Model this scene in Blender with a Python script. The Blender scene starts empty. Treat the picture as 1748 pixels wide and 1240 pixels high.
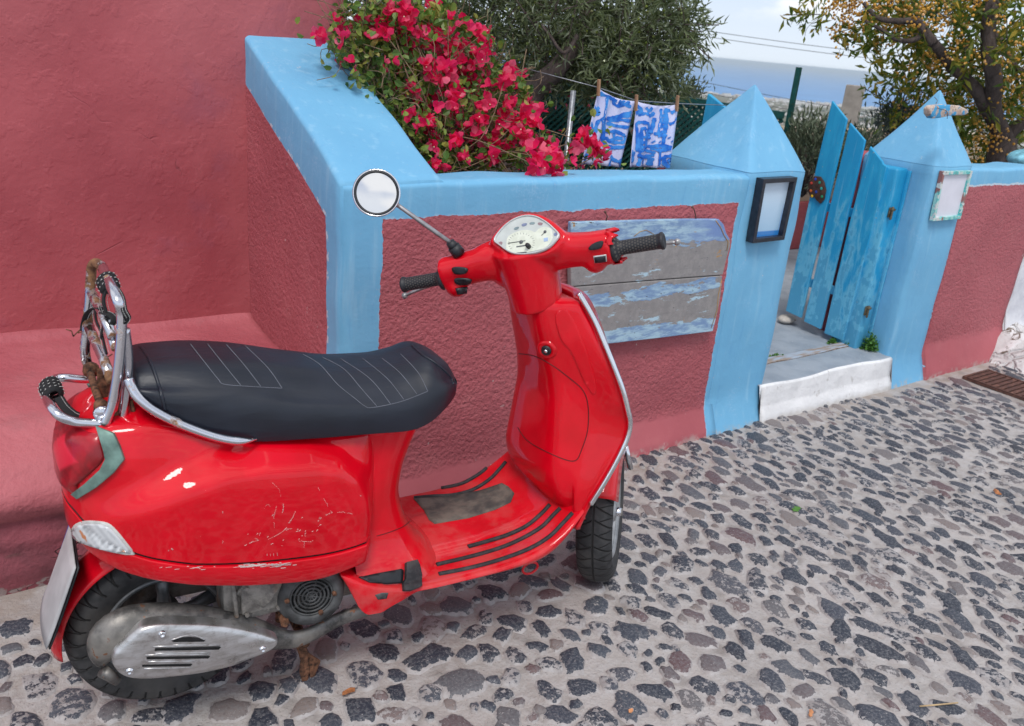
import bpy, bmesh, math, random
import numpy as np
from mathutils import Vector, Matrix, noise
from mathutils.bvhtree import BVHTree
random.seed(7); rng = np.random.default_rng(7)
sc = bpy.context.scene; COL = sc.collection
# ------------------------------------------------------------------ camera frame
W, H, FPX, CX, CY = 1748., 1240., 1465., 874., 620.
CAMH = 1.55
def _frame():
    hs, hy, vpx = .092, 67., 3010.
    p1 = Vector((0, CY-hy, -FPX)); p2 = Vector((1000, CY-hy-hs*1000, -FPX))
    up = p2.cross(p1).normalized()
    if up.y < 0: up = -up
    vy = hy+hs*(vpx-CX)
    X = Vector((vpx-CX, CY-vy, -FPX)).normalized()
    return Matrix((X, up.cross(X), up))
R = _frame()
CAM = Vector((0, 0, CAMH))
def ray(px, py): return (R @ Vector((px-CX, CY-py, -FPX))).normalized()
def on(px, py, ax, val):                       # point of a sight line on the world plane axis=value
    r = ray(px, py); t = (val-CAM[ax])/r[ax]; return CAM+r*t
def at(px, py, D): return CAM+ray(px, py)*D
cd = bpy.data.cameras.new('camera'); cam = bpy.data.objects.new('camera', cd); COL.objects.link(cam)
cam.matrix_world = Matrix.Translation(CAM) @ R.to_4x4()
cd.sensor_width = 36; cd.lens = FPX/W*36; cd.clip_start = .05; cd.clip_end = 200000
cd.dof.use_dof = True; cd.dof.focus_distance = 2.35; cd.dof.aperture_fstop = 7.0
sc.camera = cam
# ------------------------------------------------------------------ node helpers
class V:
    def __init__(s, m, sock): s.m, s.s = m, sock
    def _op(s, op, *o): return s.m.math(op, s, *o)
    def __add__(s, o): return s._op('ADD', o)
    __radd__ = __add__
    def __sub__(s, o): return s._op('SUBTRACT', o)
    def __rsub__(s, o): return s.m.math('SUBTRACT', o, s)
    def __mul__(s, o): return s._op('MULTIPLY', o)
    __rmul__ = __mul__
    def gt(s, o): return s._op('GREATER_THAN', o)
    def mn(s, o): return s._op('MINIMUM', o)
    def mx(s, o): return s._op('MAXIMUM', o)
    def sm(s, a, b, lo=0., hi=1.):
        n = s.m.n('ShaderNodeMapRange', interpolation_type='SMOOTHSTEP')
        s.m.set(n.inputs[0], s); n.inputs[1].default_value = a; n.inputs[2].default_value = b
        n.inputs[3].default_value = lo; n.inputs[4].default_value = hi
        return V(s.m, n.outputs[0])
def c4(c): return tuple(c)+((1.,) if len(c) == 3 else ())
def srgb(r, g, b):
    f = lambda v: v/12.92 if v <= .04045 else ((v+.055)/1.055)**2.4
    return (f(r/255), f(g/255), f(b/255), 1)
class Mat:
    def __init__(s, name, tree=None):
        if tree is None:
            s.mat = bpy.data.materials.new(name); s.mat.use_nodes = True; s.t = s.mat.node_tree; s.t.nodes.clear()
        else: s.t = tree
    def n(s, typ, **k):
        nd = s.t.nodes.new(typ)
        for a, b in k.items(): setattr(nd, a, b)
        return nd
    def set(s, inp, v):
        if isinstance(v, V): s.t.links.new(v.s, inp)
        elif v is not None:
            if isinstance(v, (tuple, list)) and inp.type == 'RGBA': v = c4(v)
            inp.default_value = v
    def math(s, op, a, b=None):
        nd = s.n('ShaderNodeMath', operation=op); s.set(nd.inputs[0], a)
        if b is not None: s.set(nd.inputs[1], b)
        return V(s, nd.outputs[0])
    def pos(s): return V(s, s.n('ShaderNodeNewGeometry').outputs['Position'])
    def obj(s): return V(s, s.n('ShaderNodeTexCoord').outputs['Object'])
    def isl(s): return V(s, s.n('ShaderNodeNewGeometry').outputs['Random Per Island'])
    def attr(s, name): return V(s, s.n('ShaderNodeAttribute', attribute_name=name).outputs['Fac'])
    def xyz(s, v):
        nd = s.n('ShaderNodeSeparateXYZ'); s.set(nd.inputs[0], v); return [V(s, o) for o in nd.outputs]
    def comb(s, x, y, z):
        nd = s.n('ShaderNodeCombineXYZ')
        for i, v in enumerate((x, y, z)): s.set(nd.inputs[i], v)
        return V(s, nd.outputs[0])
    def scale(s, v, sx, sy, sz):
        nd = s.n('ShaderNodeMapping'); s.set(nd.inputs[0], v); nd.inputs['Scale'].default_value = (sx, sy, sz)
        return V(s, nd.outputs[0])
    def vadd(s, v, f, k):                      # vector + scalar field * k on every axis, decorrelated
        a = s.n('ShaderNodeVectorMath', operation='SCALE'); cx = s.comb(f, s.math('MULTIPLY', f, -1.3), s.math('MULTIPLY', f, .7)); s.set(a.inputs[0], cx); a.inputs['Scale'].default_value = k
        b = s.n('ShaderNodeVectorMath', operation='ADD'); s.set(b.inputs[0], v); s.set(b.inputs[1], V(s, a.outputs[0])); return V(s, b.outputs[0])
    def noise(s, v, sc_, det=4, rough=.55, dist=0.):
        nd = s.n('ShaderNodeTexNoise'); s.set(nd.inputs['Vector'], v)
        nd.inputs['Scale'].default_value = sc_; nd.inputs['Detail'].default_value = det
        nd.inputs['Roughness'].default_value = rough; nd.inputs['Distortion'].default_value = dist
        return V(s, nd.outputs['Fac'])
    def voro(s, v, sc_, feat='F1', rnd=1.):
        nd = s.n('ShaderNodeTexVoronoi', feature=feat); s.set(nd.inputs['Vector'], v)
        nd.inputs['Scale'].default_value = sc_; nd.inputs['Randomness'].default_value = rnd
        return V(s, nd.outputs['Distance'])
    def mix(s, f, a, b):
        nd = s.n('ShaderNodeMix', data_type='RGBA', clamp_factor=True)
        s.set(nd.inputs[0], f); s.set(nd.inputs[6], a); s.set(nd.inputs[7], b)
        return V(s, nd.outputs[2])
    def ramp(s, f, stops, interp='LINEAR'):
        nd = s.n('ShaderNodeValToRGB'); s.set(nd.inputs[0], f); cr = nd.color_ramp; cr.interpolation = interp
        while len(cr.elements) < len(stops): cr.elements.new(.5)
        for e, (p, c) in zip(cr.elements, stops): e.position = p; e.color = c4(c)
        return V(s, nd.outputs[0])
    def bump(s, h, strength=.5, dist=.01, nrm=None):
        nd = s.n('ShaderNodeBump'); s.set(nd.inputs['Height'], h); s.set(nd.inputs['Strength'], strength)
        nd.inputs['Distance'].default_value = dist
        if nrm: s.set(nd.inputs['Normal'], nrm)
        return V(s, nd.outputs[0])
    def out(s, color, rough=.6, metal=0., nrm=None, **k):
        p = s.n('ShaderNodeBsdfPrincipled'); s.set(p.inputs['Base Color'], color)
        s.set(p.inputs['Roughness'], rough); s.set(p.inputs['Metallic'], metal)
        if nrm: s.set(p.inputs['Normal'], nrm)
        for a, b in k.items(): s.set(p.inputs[a.replace('_', ' ')], b)
        o = s.n('ShaderNodeOutputMaterial'); s.t.links.new(p.outputs[0], o.inputs[0]); s.p = p
        return s.mat
def simple(name, col, rough=.5, metal=0., nsc=40, amt=.12, bump=.0, **k):
    m = Mat(name); o = m.obj(); f = m.noise(o, nsc, 5)
    c = tuple(col[:3]); d = tuple(x*(1-amt*2.2) for x in c); l = tuple(min(1, x*(1+amt)) for x in c)
    cc = m.ramp(f, [(.3, d), (.7, l)])
    return m.out(cc, rough if not isinstance(rough, tuple) else f.sm(.3, .7, *rough), metal,
                 m.bump(f, bump, .003) if bump else None, **k)
# ------------------------------------------------------------------ mesh helpers
def link(name, me, parent=None, mats=()):
    o = bpy.data.objects.new(name, me); COL.objects.link(o)
    for mt in (mats if isinstance(mats, (list, tuple)) else [mats]):
        if mt: me.materials.append(mt)
    if parent: o.parent = parent
    return o
def tag(o, label=None, cat=None, group=None, kind=None):
    if label: o['label'] = label
    if cat: o['category'] = cat
    if group: o['group'] = group
    if kind: o['kind'] = kind
    return o
def empty(name, loc=(0, 0, 0), rz=0):
    o = bpy.data.objects.new(name, None); COL.objects.link(o); o.location = loc; o.rotation_euler = (0, 0, rz)
    o.empty_display_size = .1
    return o
def spl(pts, n=8, closed=False):              # catmull-rom
    P = [Vector(p) for p in pts]; out = []
    N = len(P); rngs = N if closed else N-1
    for i in range(rngs):
        g = (lambda k: P[k % N]) if closed else (lambda k: P[max(0, min(N-1, k))])
        p0, p1, p2, p3 = g(i-1), g(i), g(i+1), g(i+2)
        for j in range(n):
            t = j/n
            out.append(.5*((2*p1)+(p2-p0)*t+(2*p0-5*p1+4*p2-p3)*t*t+(3*p1-p0-3*p2+p3)*t**3))
    if not closed: out.append(P[-1])
    return out
def lerp1(x, tab):
    if x <= tab[0][0]: return tab[0][1]
    for (a, b), (c, d) in zip(tab, tab[1:]):
        if x <= c: return b+(d-b)*(x-a)/(c-a)
    return tab[-1][1]
def cub(x, tab):                               # smooth monotone-ish table lookup
    n = len(tab)
    if x <= tab[0][0]: return tab[0][1]
    if x >= tab[-1][0]: return tab[-1][1]
    for i in range(n-1):
        if x <= tab[i+1][0]:
            x0, y0 = tab[i]; x1, y1 = tab[i+1]; h = x1-x0; t = (x-x0)/h
            def sl(k):
                if k == 0 or k == n-1: return (tab[min(k+1, n-1)][1]-tab[max(k-1, 0)][1])/(tab[min(k+1, n-1)][0]-tab[max(k-1, 0)][0])
                a = (tab[k][1]-tab[k-1][1])/(tab[k][0]-tab[k-1][0]); b = (tab[k+1][1]-tab[k][1])/(tab[k+1][0]-tab[k][0])
                return 0 if a*b <= 0 else 2*a*b/(a+b)
            m0, m1 = sl(i)*h, sl(i+1)*h
            return (2*t**3-3*t*t+1)*y0+(t**3-2*t*t+t)*m0+(-2*t**3+3*t*t)*y1+(t**3-t*t)*m1
class MB:
    def __init__(s): s.v = []; s.f = []; s.mi = []; s.cur = 0
    def add(s, vs, fs):
        b = len(s.v); s.v += [tuple(v) for v in vs]; s.f += [tuple(b+i for i in f) for f in fs]; s.mi += [s.cur]*len(fs); return s
    def box(s, c, d, rot=None):
        c = Vector(c); vs = []
        for k in range(8):
            p = Vector(((k & 1)-.5, ((k >> 1) & 1)-.5, (k >> 2)-.5)); p = Vector((p.x*d[0], p.y*d[1], p.z*d[2]))
            if rot: p = rot @ p
            vs.append(c+p)
        return s.add(vs, [(0, 2, 3, 1), (4, 5, 7, 6), (0, 1, 5, 4), (2, 6, 7, 3), (0, 4, 6, 2), (1, 3, 7, 5)])
    def tube(s, pts, r, res=10, closed=False, flat=None):
        P = [Vector(p) for p in pts]; n = len(P); rings = []
        up = Vector((0, 0, 1)); prev = None
        for i in range(n):
            if closed: t = (P[(i+1) % n]-P[i-1])
            else: t = P[min(i+1, n-1)]-P[max(i-1, 0)]
            if t.length < 1e-9: t = Vector((0, 0, 1))
            t.normalize()
            if prev is None:
                a = up if abs(t.dot(up)) < .9 else Vector((1, 0, 0)); b = t.cross(a).normalized()
            else:
                b = prev-t*prev.dot(t)
                b = b.normalized() if b.length > 1e-6 else t.orthogonal().normalized()
            prev = b; c = t.cross(b)
            rr = r[i] if isinstance(r, (list, tuple)) else r
            rings.append([P[i]+b*(math.cos(q)*rr)+c*(math.sin(q)*rr*(flat or 1)) for q in [2*math.pi*k/res for k in range(res)]])
        vs = [v for g in rings for v in g]; fs = []
        m = n if closed else n-1
        for i in range(m):
            for k in range(res):
                a = i*res+k; b = i*res+(k+1) % res; c2 = ((i+1) % n)*res+(k+1) % res; d = ((i+1) % n)*res+k
                fs.append((a, b, c2, d))
        if not closed: fs += [tuple(range(res))[::-1], tuple((n-1)*res+k for k in range(res))]
        return s.add(vs, fs)
    def lathe(s, prof, c, ax, res=32, closed=False, cap=False):   # prof [(radius, along)], closed profile loop optional
        ax = Vector(ax).normalized(); e = ax.orthogonal().normalized(); g = ax.cross(e); c = Vector(c); n = len(prof)
        vs = [c+ax*h+(e*math.cos(q)+g*math.sin(q))*r for q in [2*math.pi*k/res for k in range(res)] for r, h in prof]
        fs = []
        for k in range(res):
            for i in range(n if closed else n-1):
                a = k*n+i; b = k*n+(i+1) % n; d = ((k+1) % res)*n+i; e2 = ((k+1) % res)*n+(i+1) % n
                fs.append((a, b, e2, d))
        if cap: fs += [tuple(k*n for k in range(res))[::-1], tuple(k*n+n-1 for k in range(res))]
        return s.add(vs, fs)
    def prism(s, poly, vec):                    # polygon (3d pts) extruded by vec
        n = len(poly); P = [Vector(p) for p in poly]; v = Vector(vec)
        return s.add(P+[p+v for p in P], [tuple(range(n))[::-1], tuple(range(n, 2*n))]+[(i, (i+1) % n, n+(i+1) % n, n+i) for i in range(n)])
    def grid(s, rows, closed_v=False):
        n = len(rows[0]); vs = [p for r in rows for p in r]; fs = []
        for i in range(len(rows)-1):
            for j in range(n if closed_v else n-1):
                k = (j+1) % n
                fs.append((i*n+j, i*n+k, (i+1)*n+k, (i+1)*n+j))
        return s.add(vs, fs)
    def ball(s, c, r, res=10, sq=(1, 1, 1)):
        c = Vector(c); rows = []
        for i in range(res+1):
            th = math.pi*i/res; rows.append([c+Vector((math.sin(th)*math.cos(q)*r*sq[0], math.sin(th)*math.sin(q)*r*sq[1], math.cos(th)*r*sq[2])) for q in [2*math.pi*k/(res*2) for k in range(res*2)]])
        return s.grid(rows, True)
    def build(s, name, mats, parent=None, smooth=True, weld=1e-5, bevel=0, sub=0, solid=0, angle=None, recalc=True):
        me = bpy.data.meshes.new(name); me.from_pydata(s.v, [], s.f)
        if len(set(s.mi)) > 1: me.polygons.foreach_set('material_index', s.mi)
        bm = bmesh.new(); bm.from_mesh(me)
        if weld: bmesh.ops.remove_doubles(bm, verts=bm.verts, dist=weld)
        if recalc: bmesh.ops.recalc_face_normals(bm, faces=bm.faces)
        bm.to_mesh(me); bm.free()
        me.polygons.foreach_set('use_smooth', [bool(smooth)]*len(me.polygons))
        o = link(name, me, parent, mats)
        if solid: md = o.modifiers.new('thick', 'SOLIDIFY'); md.thickness = solid; md.offset = -1 if solid > 0 else -1
        if bevel:
            md = o.modifiers.new('bevel', 'BEVEL'); md.width = bevel; md.segments = 2; md.limit_method = 'ANGLE'; md.angle_limit = .6
        if sub: md = o.modifiers.new('sub', 'SUBSURF'); md.levels = sub; md.render_levels = sub
        if angle and smooth:
            me.set_sharp_from_angle(angle=math.radians(angle))
        return o
def nz(p, sc_=1., seed=0.): return noise.noise(Vector(p)*sc_+Vector((seed, seed*1.7, -seed)))
# ------------------------------------------------------------------ light
ELEV, AZ = math.radians(58), math.radians(200)     # sun behind the photographer, high
sunv = Vector((math.cos(ELEV)*math.sin(math.radians(-38)), -math.cos(ELEV)*math.cos(math.radians(-38)), math.sin(ELEV)))
sd = bpy.data.lights.new('sun', 'SUN'); sd.energy = 1.5; sd.angle = math.radians(18); sd.color = (1, .965, .92)
so = bpy.data.objects.new('sun', sd); COL.objects.link(so); so.rotation_euler = sunv.to_track_quat('Z', 'Y').to_euler()
w = bpy.data.worlds.new('World'); sc.world = w; w.use_nodes = True; w.node_tree.nodes.clear()
M = Mat('w', w.node_tree)
sky = M.n('ShaderNodeTexSky', sky_type='NISHITA', sun_disc=False); sky.sun_elevation = ELEV
sky.sun_rotation = math.atan2(sunv.x, sunv.y); sky.altitude = 200; sky.air_density = 1.0; sky.dust_density = 1.5; sky.ozone_density = 1.0
gen = V(M, M.n('ShaderNodeTexCoord').outputs['Generated'])
x, y, z = M.xyz(gen)
zz = z.mx(0.)+.07
uvc = M.comb(M.math('DIVIDE', x, zz), M.math('DIVIDE', y, zz), 0.)
cl = M.noise(uvc, 1.05, 7, .6, .25)
cov = cl.sm(.40, .62)
low = z.sm(.12, .5, 1., 0.)
puff = M.noise(M.scale(gen, 1, 1, 2.2), 7.5, 6, .55)
pf = puff.sm(.50, .62)*z.sm(.035, .07)*.95
fac = (cov*.72+.12+low).mn(1.).mx(pf)
bright = M.ramp(cl, [(.35, (7.2, 7.4, 7.9)), (.75, (9.6, 9.7, 9.9))])
hz = M.mix(z.sm(-.01, .12), (6.7, 7.4, 8.2), (5.5, 6.7, 8.4))
skc = M.mix(pf, M.mix(fac, V(M, sky.outputs[0]), M.mix(z.sm(.12, .5, 1., 0.), bright, hz)), (9.4, 9.4, 9.5))
bg = M.n('ShaderNodeBackground'); M.set(bg.inputs[0], skc); bg.inputs[1].default_value = .09
wo = M.n('ShaderNodeOutputWorld'); w.node_tree.links.new(bg.outputs[0], wo.inputs[0])
sc.view_settings.view_transform = 'Standard'; sc.view_settings.look = 'None'; sc.view_settings.gamma = 1
sc.view_settings.use_curve_mapping = False; sc.view_settings.exposure = 0.44
try: sc.cycles.volume_bounces = 0
except Exception: pass
# ================================================================== SETTING: walls
PINK = (.46, .115, .135); PINKD = (.385, .088, .106); BLUE = (.170, .445, .675); BLUEL = (.24, .50, .72)
def wall_mat(name, mode):
    m = Mat(name); p = m.pos(); x, y, z = m.xyz(p)
    wob = (m.noise(p, 9, 4)-.5)*.03+(m.noise(p, 60, 3)-.5)*.012
    big = m.noise(p, 1.6, 5); med = m.noise(p, 7, 5); fine = m.noise(p, 120, 4)
    streak = m.noise(m.scale(p, 14, 14, 1.4), 2.2, 4)
    pk = m.mix(big.sm(.35, .68), PINKD, PINK); pk = m.mix(med.sm(.5, .75)*.35, pk, (.47, .15, .16))
    bl = m.mix(big.sm(.3, .7), (.140, .395, .63), BLUE); bl = m.mix(streak.sm(.54, .72)*.45, bl, (.28, .53, .72)); bl = m.mix(m.noise(m.scale(p, 30, 30, 5), 1.2, 3).sm(.60, .72)*.35, bl, (.11, .34, .60))
    bl = m.mix(med.sm(.56, .66)*fine.sm(.5, .62)*.35, bl, (.33, .53, .74))
    if mode == 'front':                        # rough pink panel inside blue bands
        inside = (x+wob).gt(1.168)*(2.745+wob-x).gt(0.)*(1.021+wob-z).gt(0.)
        edge = ((x+wob).sm(1.16, 1.178))*((2.755+wob-x).sm(0, .018))*((1.031+wob-z).sm(0, .018))
        edge = (edge*(1.-inside))*m.noise(p, 35, 3).sm(.45, .6)
        rough = inside*((z+wob*2.).sm(.12, .15))
    elif mode == 'side':                       # alcove side: blue coping above the slanting line and at the corner
        lim = (1.018+(y-2.38)*.449)
        inside = (y+wob*.6).gt(2.372)*(lim+wob*.5-z).gt(0.)*(1.055-x).gt(0.)
        edge = (lim+.012+wob*.5-z).gt(0.)*(1.-inside)*(y+wob).gt(2.36)*m.noise(p, 35, 3).sm(.5, .6)*(1.055-x).gt(0.)
        rough = inside
    elif mode == 'right':
        inside = (x+(z*.0)+wob).gt(4.475)*(1.045+wob-z).gt(0.)
        edge = (x+wob).sm(4.465, 4.485)*(1.-inside)*(1.055+wob-z).gt(0.)
        rough = inside*((z+wob*2.).sm(.17, .21))
    elif mode == 'blue':
        inside = (y+wob).gt(2.60)*(z-1.15).mn(0.).gt(-5.)*0.; edge = inside; rough = inside
    elif mode == 'pink':
        inside = x*0.+1.; edge = inside*0.; rough = inside*0.
    col = m.mix(inside, bl, pk); col = m.mix(edge*.75, col, (.62, .66, .70))
    if mode in ('front', 'right', 'side', 'blue'):
        dirt = (z+(m.noise(p, 14, 4)-.5)*.05).sm(.0, .035, 1., 0.)*m.noise(p, 30, 4).sm(.42, .6)
        col = m.mix(dirt*.7, col, (.42, .39, .36))
        sp = m.noise(p, 75, 2).sm(.74, .76)*.5; col = m.mix(sp, col, (.55, .45, .45))
        chip = m.noise(p, 26, 3, .6).sm(.715, .73)*med.sm(.5, .6); col = m.mix(chip*.8, col, (.62, .60, .58))
    if mode == 'pink':                         # the old house wall: blotches, cracks, lighter washes
        wash = m.noise(m.scale(p, 1, 1, .55), 1.3, 4, .5, .6).sm(.45, .68)
        col = m.mix(wash*.4, m.mix(big.sm(.3, .6), (.32, .056, .070), (.40, .082, .096)), (.48, .145, .158))
        col = m.mix(m.noise(p, 3.1, 4).sm(.6, .72)*.28, col, (.24, .075, .13))
        cr = m.voro(m.vadd(p, m.noise(p, 3, 4), .35), 2.1, 'DISTANCE_TO_EDGE').sm(.0, .006, 1., 0.)*m.noise(p, 2.3, 3).sm(.56, .62)
        col = m.mix(cr*.5, col, (.2, .05, .06))
        top = z.sm(.30, .46)*0.
        h = m.noise(p, 6, 7, .60, .15)*1.5+m.noise(p, 55, 5)*.30+m.noise(p, 19, 4).sm(.50, .62)*.22-cr*.6
        return m.out(col, .72, 0, m.bump(h, .36, .012))
    h1 = m.voro(m.vadd(p, m.noise(p, 40, 3), .03), 70, 'SMOOTH_F1')*-1.0+m.noise(p, 85, 5, .65)*1.6+m.noise(p, 22, 3)*.9
    h0 = m.noise(p, 10, 5)*1.2+m.noise(p, 70, 4)*.22
    h = m.mix(rough, h0*.5, h1)
    h = V(m, h.s)
    return m.out(col, .68, 0, m.bump(h, .75, .008))
mw_front = wall_mat('painted_stucco_front', 'front'); mw_side = wall_mat('painted_stucco_side', 'side')
mw_right = wall_mat('painted_stucco_right', 'right'); mw_blue = wall_mat('blue_plaster', 'blue'); mw_pink = wall_mat('old_pink_plaster', 'pink')
def fillet(prof, r=.012, n=3):
    out = []
    N = len(prof)
    for i, p in enumerate(prof):
        p = Vector(p)
        if i in (0, N-1): out.append(p); continue
        a = Vector(prof[i-1])-p; b = Vector(prof[i+1])-p
        rr = min(r, a.length*.45, b.length*.45); a = p+a.normalized()*rr; b = p+b.normalized()*rr
        for k in range(n+1):
            t = k/n; out.append(a.lerp(p, t).lerp(p.lerp(b, t), t))
    return out
def dens(prof, step):
    out = [Vector(prof[0])]
    for a, b in zip(prof, prof[1:]):
        a = Vector(a); b = Vector(b); n = max(1, int((b-a).length/step))
        out += [a.lerp(b, (k+1)/n) for k in range(n)]
    return out
def wob3(p, amp=.004, sc_=5.): 
    p = Vector(p); return p+Vector((nz(p, sc_, 1), nz(p, sc_, 5), nz(p, sc_, 9)))*amp*2
def ext_x(name, prof, x0, x1, mats, parent=None, step=.05, amp=.004, r=.012, cap=True, f=None):
    pr = dens(fillet(prof, r), step); n = max(1, int((x1-x0)/step)); rows = []
    for i in range(n+1):
        x = x0+(x1-x0)*i/n
        row = [Vector((x, q[0], q[1])) for q in pr]
        if f: row = [f(p) for p in row]
        rows.append([wob3(p, amp) for p in row])
    b = MB(); b.grid(rows)
    if cap: b.f += [tuple(range(len(pr)))[::-1], tuple(n*len(pr)+k for k in range(len(pr)))]; b.mi += [0, 0]
    return b.build(name, mats, parent, angle=None)
def ext_y(name, prof, y0, y1, mats, parent=None, step=.05, amp=.004, r=.012, f=None):   # prof in (x,z)
    pr = dens(fillet(prof, r), step); n = max(1, int((y1-y0)/step)); rows = []
    for i in range(n+1):
        y = y0+(y1-y0)*i/n; row = [Vector((q[0], y, q[1])) for q in pr]
        if f: row = [f(p) for p in row]
        rows.append([wob3(p, amp) for p in row])
    b = MB(); b.grid(rows); b.f += [tuple(range(len(pr)))[::-1], tuple(n*len(pr)+k for k in range(len(pr)))]; b.mi += [0, 0]
    return b.build(name, mats, parent)
# --- low garden wall (front run + the run that climbs to the house)
gw = tag(empty('garden_wall', (1.9, 2.36, 0)), 'low pink stucco garden wall with light blue painted bands behind the red scooter', 'wall')
def child(o, p): o.parent = p; o.matrix_parent_inverse = Matrix.Translation(p.location).inverted(); return o
child(ext_x('wall_face', [(2.205, -.05), (2.218, .03), (2.258, .13), (2.264, .16), (2.264, 1.118), (2.285, 1.130), (2.455, 1.125), (2.462, 1.09), (2.462, 0)], 1.047, 2.80, mw_front, step=.035), gw)
def slant(p):                                   # z of the coping follows y
    k = max(0., p.y-2.275)*.449
    return Vector((p.x, p.y, p.z+k*min(1, max(0, (p.z-.3)/.7))))
child(ext_y('climbing_wall', [(1.04, -.05), (1.04, 1.122), (1.052, 1.132), (1.37, 1.130), (1.385, 1.11), (1.385, 0)], 2.272, 3.10, mw_side, step=.035, f=slant), gw)
# --- pillars with pyramid caps
def pillar(x0, x1, y0, y1, zt, apex, label, xoff=0):
    t = tag(empty('gate_pillar', ((x0+x1)/2, (y0+y1)/2, 0)), label, 'pillar')
    b = MB(); rows = []
    zs = [-.05, .0, .03, .08, .13, .17]+[.17+(zt-.17)*k/24 for k in range(1, 25)]
    def ring(e, z, n=9, xa=x0, xb=x1, ya=y0, yb=y1):
        cs = [(xa-e, ya-e), (xb+e, ya-e), (xb+e, yb+e), (xa-e, yb+e)]; o = []
        for i in range(4):
            a = cs[i]; c = cs[(i+1) % 4]
            for k in range(n): 
                t_ = .03+.94*k/(n-1); o.append(Vector((a[0]+(c[0]-a[0])*t_, a[1]+(c[1]-a[1])*t_, z)))
        return o
    for z in zs:
        e = .045*max(0, 1-z/.15)**1.3 if z < .15 else 0
        rows.append([wob3(p, .004) for p in ring(e, z)])
    rows.append([wob3(p, .004) for p in ring(-.004, zt+.006)])
    b.grid(rows, True); b.build('shaft', mw_blue, t).matrix_parent_inverse = Matrix.Translation(t.location).inverted()
    b = MB(); rows = []
    for k in range(17):
        s = k/16; s2 = s*.985
        r = ring(0, zt+.004+(apex[2]-zt)*s2)
        A = Vector((apex[0], apex[1], 0))
        rr = []
        for p in r:
            q = Vector((p.x, p.y, 0)).lerp(A, s2); q = Vector((q.x, q.y, p.z)); rr.append(wob3(q, .0035))
        rows.append(rr)
    b.grid(rows, True); n = len(rows[0]); b.f.append(tuple(16*n+k for k in range(n))); b.mi.append(0)
    b.build('pyramid_cap', mw_blue, t).matrix_parent_inverse = Matrix.Translation(t.location).inverted()
    return t
P1 = pillar(2.768, 3.14, 2.262, 2.73, 1.135, on(1290, 144, 1, 2.50), 'light blue gate pillar with pyramid cap carrying the black frame')
P2 = pillar(4.135, 4.48, 2.262, 2.66, 1.145, on(1605, 156, 1, 2.46), 'light blue gate pillar with pyramid cap carrying the teal frame and driftwood')
# narrow overlap of the blue pier on the garden wall belongs to the band; red back wing behind pillar
bw = tag(empty('back_wall', (2.6, 2.9, 0)), 'pink wall stub running back behind the left gate pillar', 'wall')
child(ext_y('wall_stub', [(2.80, 0), (2.80, 1.10), (2.83, 1.125), (3.1, 1.125), (3.12, 1.10), (3.12, 0)], 2.735, 2.80, mw_pink, step=.06), bw)
bw2 = tag(empty('back_wall', (4.3, 2.9, 0)), 'pink wall stub running back behind the right gate pillar', 'wall')
child(ext_y('wall_stub', [(4.16, 0), (4.16, 1.14), (4.18, 1.16), (4.42, 1.16), (4.44, 1.14), (4.44, 0)], 2.665, 2.72, mw_pink, step=.06), bw2)
# --- right garden wall
rw = tag(empty('garden_wall', (4.95, 2.36, 0)), 'pink garden wall with blue coping right of the gate, beside the white rock', 'wall')
child(ext_x('wall_face', [(2.195, -.08), (2.21, .03), (2.25, .15), (2.264, .2), (2.264, 1.127), (2.29, 1.137), (2.50, 1.128), (2.52, 1.09), (2.52, 0)], 4.48, 5.335, mw_right, step=.045), rw)
# --- house wall and plastered ledge
hw = tag(empty('house_wall', (.3, 3.1, 0)), 'tall dark pink plastered house wall behind the scooter seat', 'wall')
def hwf(p): return Vector((p.x, p.y+(.5*(nz((p.x*1., 0, p.z), 1.4, 3)))*.035, p.z))
child(ext_x('wall_face', [(3.09, 0), (3.075, .6), (3.07, 2.6), (3.1, 2.62), (3.9, 2.62)], -1.6, 1.395, mw_pink, step=.06, amp=.006, f=hwf), hw)
b = MB(); b.tube([wob3((1.392, 3.11, z), .004) for z in [.9+.1*k for k in range(18)]], .034, 14); o = b.build('drain_pipe', mw_pink); child(o, hw)
b = MB(); b.box((1.405, 3.55, 1.3), (.02, .82, 2.6)); child(b.build('gable_end', mw_pink), hw)
lg = tag(empty('plastered_ledge', (.3, 2.6, 0)), 'low pink plastered ledge along the foot of the house wall', 'ledge')
def lgf(p):
    n = nz((p.x, p.y, p.z), 2.2, 4)*.02+nz((p.x*1.2, p.y*4, p.z*5), 3, 8)*.010
    return Vector((p.x, p.y-n, p.z+n*.6))
m = Mat('ledge_plaster'); p = m.pos(); x, y, z = m.xyz(p)
big = m.noise(p, 2., 5); col = m.mix(big.sm(.3, .7), (.36, .078, .098), (.47, .135, .155))
und = (z+(m.noise(p, 3, 3)-.5)*.06+(m.noise(p, 22, 5)-.5)*.03).sm(.236, .256, 1., 0.)  # mask below the lip, where undercut shade is painted into the plaster colour
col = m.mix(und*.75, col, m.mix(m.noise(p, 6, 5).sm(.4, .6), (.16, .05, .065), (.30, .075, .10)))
mo = m.noise(m.scale(p, 1, 1, 3), 6, 5).sm(.63, .68)*(z.sm(.12, .16)*z.sm(.26, .21)); col = m.mix(mo*.8, col, (.06, .055, .04))
wh = m.noise(m.scale(p, 1, 1, .8), 13, 4).sm(.70, .72)*und; col = m.mix(wh, col, (.6, .58, .56))
wh2 = (z+(m.noise(p, 12, 4)-.5)*.07).sm(.02, .03, 1., 0.)*m.noise(p, 40, 3).sm(.45, .55); col = m.mix(wh2*.7, col, (.45, .42, .39))
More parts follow.
